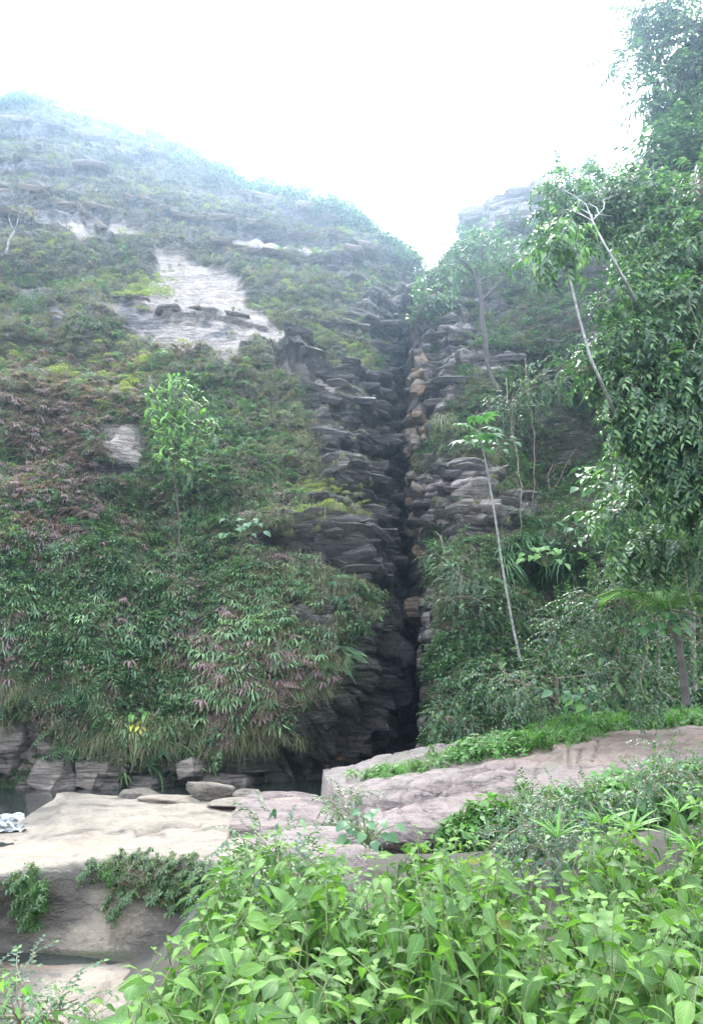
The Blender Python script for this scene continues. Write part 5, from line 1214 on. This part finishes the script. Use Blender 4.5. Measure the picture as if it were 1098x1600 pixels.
# ------------------------------------------------------------------ foreground shrubs
LF = []
def front_leaf(L, W, droop, curl, seed):
    """finely shaped pointed leaf with wavy edge, along +Y, petiole from the origin"""
    r = random.Random(seed); mb = MB(); nr, nc = 7, 5
    tube(mb, [(0, 0, 0), (0, .011, .001), (0, .02, 0)], [.0014, .0012, .001], 3, 1, .3, False)
    vs, uv = [], []
    for i in range(nr + 1):
        t = i / nr; prof = math.sin(math.pi * t ** .80) ** .85 * (1 - .35 * t) * 1.22 if 0 < t < 1 else 0
        for j in range(nc):
            s = j / (nc - 1) * 2 - 1
            x = s * W * .5 * prof; z = -droop * L * t * t + .16 * abs(s) ** 1.3 * W * prof + .012 * L * math.sin(t * 17 + seed) * abs(s) * prof * 2
            x += curl * L * t * t * .25
            vs.append((x, .02 + L * t * (1 - .12 * droop * t), z)); uv.append((j / (nc - 1), t))
    fs = [(i * nc + j, i * nc + j + 1, (i + 1) * nc + j + 1, (i + 1) * nc + j) for i in range(nr) for j in range(nc - 1)]
    mb.add(vs, fs, .5, 0, uv); return mb.mesh('leaf', [M['leaf_front'], M['stem_green']])
for k in range(8): LF.append(front_leaf(.122, .122 * (.37 + .03 * (k % 3)), .15 + .09 * (k % 5), (-.6, .0, .6, .2)[k % 4], k))

def canopy(x, y): return 1.46 + .24 * math.sin(x * 2.9 + 1) * math.sin(y * 2.1) + .07 * math.sin(x * 9 + y * 4) + .06 * math.sin(x * 5.1 + y * 3.3) + .30 * float(sstep(x, 1.2, 3.0)) * float(sstep(y, 3.8, 6.5)) - .10 * float(sstep(-x, .4, 1.2))
tips = []
rs = random.Random(77)
def spaced(x, y, dmin):
    return all((x - q[0]) ** 2 + (y - q[1]) ** 2 > dmin * dmin for q in tips)
tries = 0
while tries < 9000 and len(tips) < 640:
    tries += 1
    y = 1.55 + 5.6 * rs.random() ** .8; x = rs.uniform(-.62 * y, .62 * y)
    z = canopy(x, y) + rs.gauss(0, .07)
    q, p_ = proj(np.array([x, y, z])); q, p_ = float(q), float(p_)
    lb = np.interp(p_, [1250, 1300, 1360, 1400, 1440, 1500, 1560, 1640, 1900], [345, 345, 335, 320, 280, 225, 215, 170, 60])
    tb = np.interp(q, [330, 420, 500, 560, 600, 650, 720, 800, 840, 900, 1000, 1098, 1300], [1270, 1295, 1300, 1335, 1340, 1290, 1300, 1330, 1345, 1300, 1255, 1225, 1200])
    if q < lb or p_ < tb or q > 1230: continue
    if not spaced(x, y, .125 + .022 * y): continue
    tips.append((x, y, z))
# group stems into shrubs
centers = []
for k in range(26):
    best = max(tips, key=lambda t_: min([(t_[0] - c_[0]) ** 2 + (t_[1] - c_[1]) ** 2 for c_ in centers], default=rs.random()))
    centers.append(best)
shr = [[] for _ in centers]
for t_ in tips:
    shr[min(range(len(centers)), key=lambda k: (t_[0] - centers[k][0]) ** 2 + (t_[1] - centers[k][1]) ** 2)].append(t_)
def place_words(x, y, z):
    q, p_ = proj(np.array([x, y, z])); q, p_ = float(q), float(p_)
    return q, p_
total_leaves = 0
def shrub(stems, label, seed, name='shrub', ls=1.0):
    global total_leaves
    r = random.Random(seed); cx = sum(s[0] for s in stems) / len(stems); cy = sum(s[1] for s in stems) / len(stems)
    gz = float(ground_z(np.array(cx), np.array(cy))); base = np.array([cx, cy, min(gz, 1.0) - .05])
    t = empty(name, base, label, 'shrub', 'leafy green shrubs in front of the camera')
    mb = MB(); count = 0
    for (x, y, z) in stems:
        top = np.array([x, y, z]) - base; lean = nrm((r.gauss(0, .35), r.gauss(0, .25) - .25, 1))
        foot = np.array([(x - cx) * .35, (y - cy) * .35, 0.])
        P = [foot, foot * .5 + top * .5 - lean * .05 + np.array([0, 0, .1]), top - lean * .25, top - lean * .1, top]
        # smooth stem
        Q = []
        for i in range(len(P) - 1):
            for f in (0, .5): Q.append(P[i] * (1 - f) + P[i + 1] * f)
        Q.append(P[-1]); tube(mb, Q, [.007 - .0055 * i / (len(Q) - 1) for i in range(len(Q))], 4)
        mb.build('stem', M['stem_green'], t); mb = MB()
        nn = r.randint(5, 6); az = r.uniform(0, 6.28)
        for k in range(nn):
            h = k / (nn - 1)             # 0 at the tip
            if count >= 300: break
            tt = .42 * h * r.uniform(.85, 1.1); p = top - lean * tt if tt < .25 else top - lean * .25 - (lean * .5 + np.array([0, 0, .5])) * (tt - .25)
            a0 = az + k * 1.57
            for sg in (0, math.pi):
                a_ = a0 + sg + r.uniform(-.35, .35)
                up = .9 - 1.5 * h * r.uniform(.7, 1.2)
                if k == 0: up = 1.0
                d = nrm((math.cos(a_), math.sin(a_), up - .15))
                size = (.55 if k == 0 else .85 if k == 1 else 1.12) * r.uniform(.7, 1.3) * ls
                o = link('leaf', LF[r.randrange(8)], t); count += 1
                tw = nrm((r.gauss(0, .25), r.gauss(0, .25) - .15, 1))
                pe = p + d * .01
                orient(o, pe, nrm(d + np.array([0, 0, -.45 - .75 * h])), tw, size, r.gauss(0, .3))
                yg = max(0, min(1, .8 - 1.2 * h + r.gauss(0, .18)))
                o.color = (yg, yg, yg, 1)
    Pq, Eq, Sq = [], [], []
    for (x, y, z) in stems:
        for q in range(7):
            dz = r.uniform(.06, .6); Pq.append((x - base[0] + r.gauss(0, .11), y - base[1] + r.gauss(0, .11), z - base[2] - dz)); Eq.append((r.gauss(0, .4), r.gauss(0, .4), r.uniform(0, 6.28))); Sq.append(r.uniform(.75, 1.25) * ls)
    fo = gn_scatter('foliage', PR['shoot'], Pq, Eq, Sq, [r.randint(0, 4) for _ in Pq], t); tag(fo, kind='stuff'); fo.color = (.12, .12, .12, 1)
    total_leaves += count
    return t
ANCH = [(345, 1300, 'left edge beside the pale boulder'), (480, 1340, 'in front of the flat grey slab'), (700, 1320, 'below the sloping slab'), (950, 1300, 'below the brown bush at the right'), (1060, 1280, 'at the right edge'), (250, 1520, 'lower left over the wet rock shelf'), (650, 1500, 'bottom middle'), (950, 1500, 'bottom right'), (450, 1520, 'bottom left of the middle')]
for k, st_ in enumerate(shr):
    if not st_: continue
    cx = sum(s[0] for s in st_) / len(st_); cy = sum(s[1] for s in st_) / len(st_); q, p_ = place_words(cx, cy, 1.5)
    vert = 'far row' if p_ < 1330 else 'second row' if p_ < 1400 else 'third row' if p_ < 1490 else 'nearest row'
    row = sorted(range(len(shr)), key=lambda j: j)
    shr[k] = (st_, q, p_, vert)
ordw = ['first', 'second', 'third', 'fourth', 'fifth', 'sixth', 'seventh', 'eighth', 'ninth', 'tenth', 'eleventh', 'twelfth']
rows = {}
for k, s_ in enumerate(shr):
    if s_: rows.setdefault(s_[3], []).append((s_[1], k))
for vert, lst in rows.items():
    for i, (q, k) in enumerate(sorted(lst)):
        sd = {'far row': 'just before the rock slabs', 'second row': 'behind the middle of the thicket', 'third row': 'in the middle of the thicket', 'nearest row': 'nearest to the camera'}[vert]
        shrub(shr[k][0], f'green leafy shrub {sd}, {ordw[min(i, 11)]} from the left in its row', 500 + k)

# lower left pale fern like plants and extra bushes at the slab edge
def bush_small(label, blobs, nl, nt_, seed, tw='twig_s', lm=None, ls=.35, ts=.45, hang=.2):
    bs = at(blobs[0][0], blobs[0][1] + blobs[0][3] * 1.3, blobs[0][2] + .2)
    return crown_tree('bush', label, bs, [bs, (bs + at(*blobs[0][:3])) / 2, at(*blobs[0][:3])], [.02, .016, .01], blobs, lm or LM_tree, nl, nt_, tw, 'bark_brown', 'bush', hang=hang, seed=seed, limbs=len(blobs), leaf_s=ls, twig_s=ts)
bush_small('dark small leaved bush below the middle of the sloping slab', [(820, 1290, 8.6, 46), (880, 1300, 8.2, 40), (780, 1320, 8.2, 30), (850, 1330, 7.8, 36)], 220, 260, 301)
bush_small('brownish green bush on the lower edge of the sloping slab', [(880, 1268, 9.4, 32), (930, 1258, 9.2, 26), (840, 1278, 9.6, 20)], 140, 220, 302)
bush_small('dark bush at the right edge above the shrubs', [(1040, 1205, 9.4, 28), (1090, 1225, 9, 36), (1000, 1232, 9, 26), (1030, 1172, 9.8, 16)], 160, 200, 303, lm=LM_tree)
bush_small('small green bush in the gap between the two slabs', [(530, 1262, 13.2, 24), (560, 1240, 13.6, 12), (545, 1300, 12, 30)], 90, 120, 304, ts=.6)
bush_small('low pale green bush with fine leaves at the lower left corner', [(30, 1590, 4.2, 60), (100, 1600, 4.2, 40), (-40, 1600, 4.2, 60)], 200, 160, 305, lm=LM_bright, ls=.22, ts=.35)
bush_small('leafy green bush filling the space behind the left shrubs', [(420, 1330, 6.4, 60), (380, 1400, 5.6, 50), (480, 1400, 5.2, 60)], 120, 160, 306, lm=LM_tree, ls=.3, ts=.4)
for k, (a, b, Y, lab) in enumerate([(870, 1310, 6.9, 'strap leaved plant in the dark bush below the slab'), (940, 1290, 6.9, 'strap leaved plant with long blades right of the dark bush'), (985, 1300, 6.8, 'strap leaved plant with yellow flower spike beside the shrubs'), (1085, 1330, 5.6, 'strap leaved plant at the right edge'), (1060, 1270, 7, 'strap leaved plant under the dark right bush')]):
    base = at(a, b, Y); t = empty('strap_leaf_plant', base, lab, 'plant'); r = random.Random(700 + k); lm = leafmesh('blade', .45, .05, 'leaf_bright', .5)
    for j in range(11):
        o = link('blade', lm, t); orient(o, (0, 0, 0), nrm((r.uniform(-1, 1), -.4 + r.gauss(0, .4), 1.0)), (0, -.5, 1), r.uniform(.35, .65))

# ------------------------------------------------------------------ haze volume, added to give the veil of sky glare
hz = MB()
x0, x1, y0, y1, z0, z1 = -70, 75, -6, 135, -8.5, 78
hz.add([(x0, y0, z0), (x1, y0, z0), (x1, y1, z0), (x0, y1, z0), (x0, y0, z1), (x1, y0, z1), (x1, y1, z1), (x0, y1, z1)],
       [(0, 3, 2, 1), (4, 5, 6, 7), (0, 1, 5, 4), (1, 2, 6, 5), (2, 3, 7, 6), (3, 0, 4, 7)])
m, nt = newmat('glare haze'); pv = N(nt, 'ShaderNodeVolumePrincipled')
pv.inputs['Color'].default_value = (*HAZE_COL, 1); pv.inputs['Density'].default_value = HAZE_DENSITY; pv.inputs['Anisotropy'].default_value = HAZE_ANISO
o_ = N(nt, 'ShaderNodeOutputMaterial'); nt.links.new(pv.outputs[0], o_.inputs['Volume'])
me = hz.mesh('haze', m, False); tag(link('haze', me), 'thin haze added to stand for the sky glare in front of the cliff', 'haze', kind='stuff')
print('leaves', total_leaves, 'tips', len(tips))
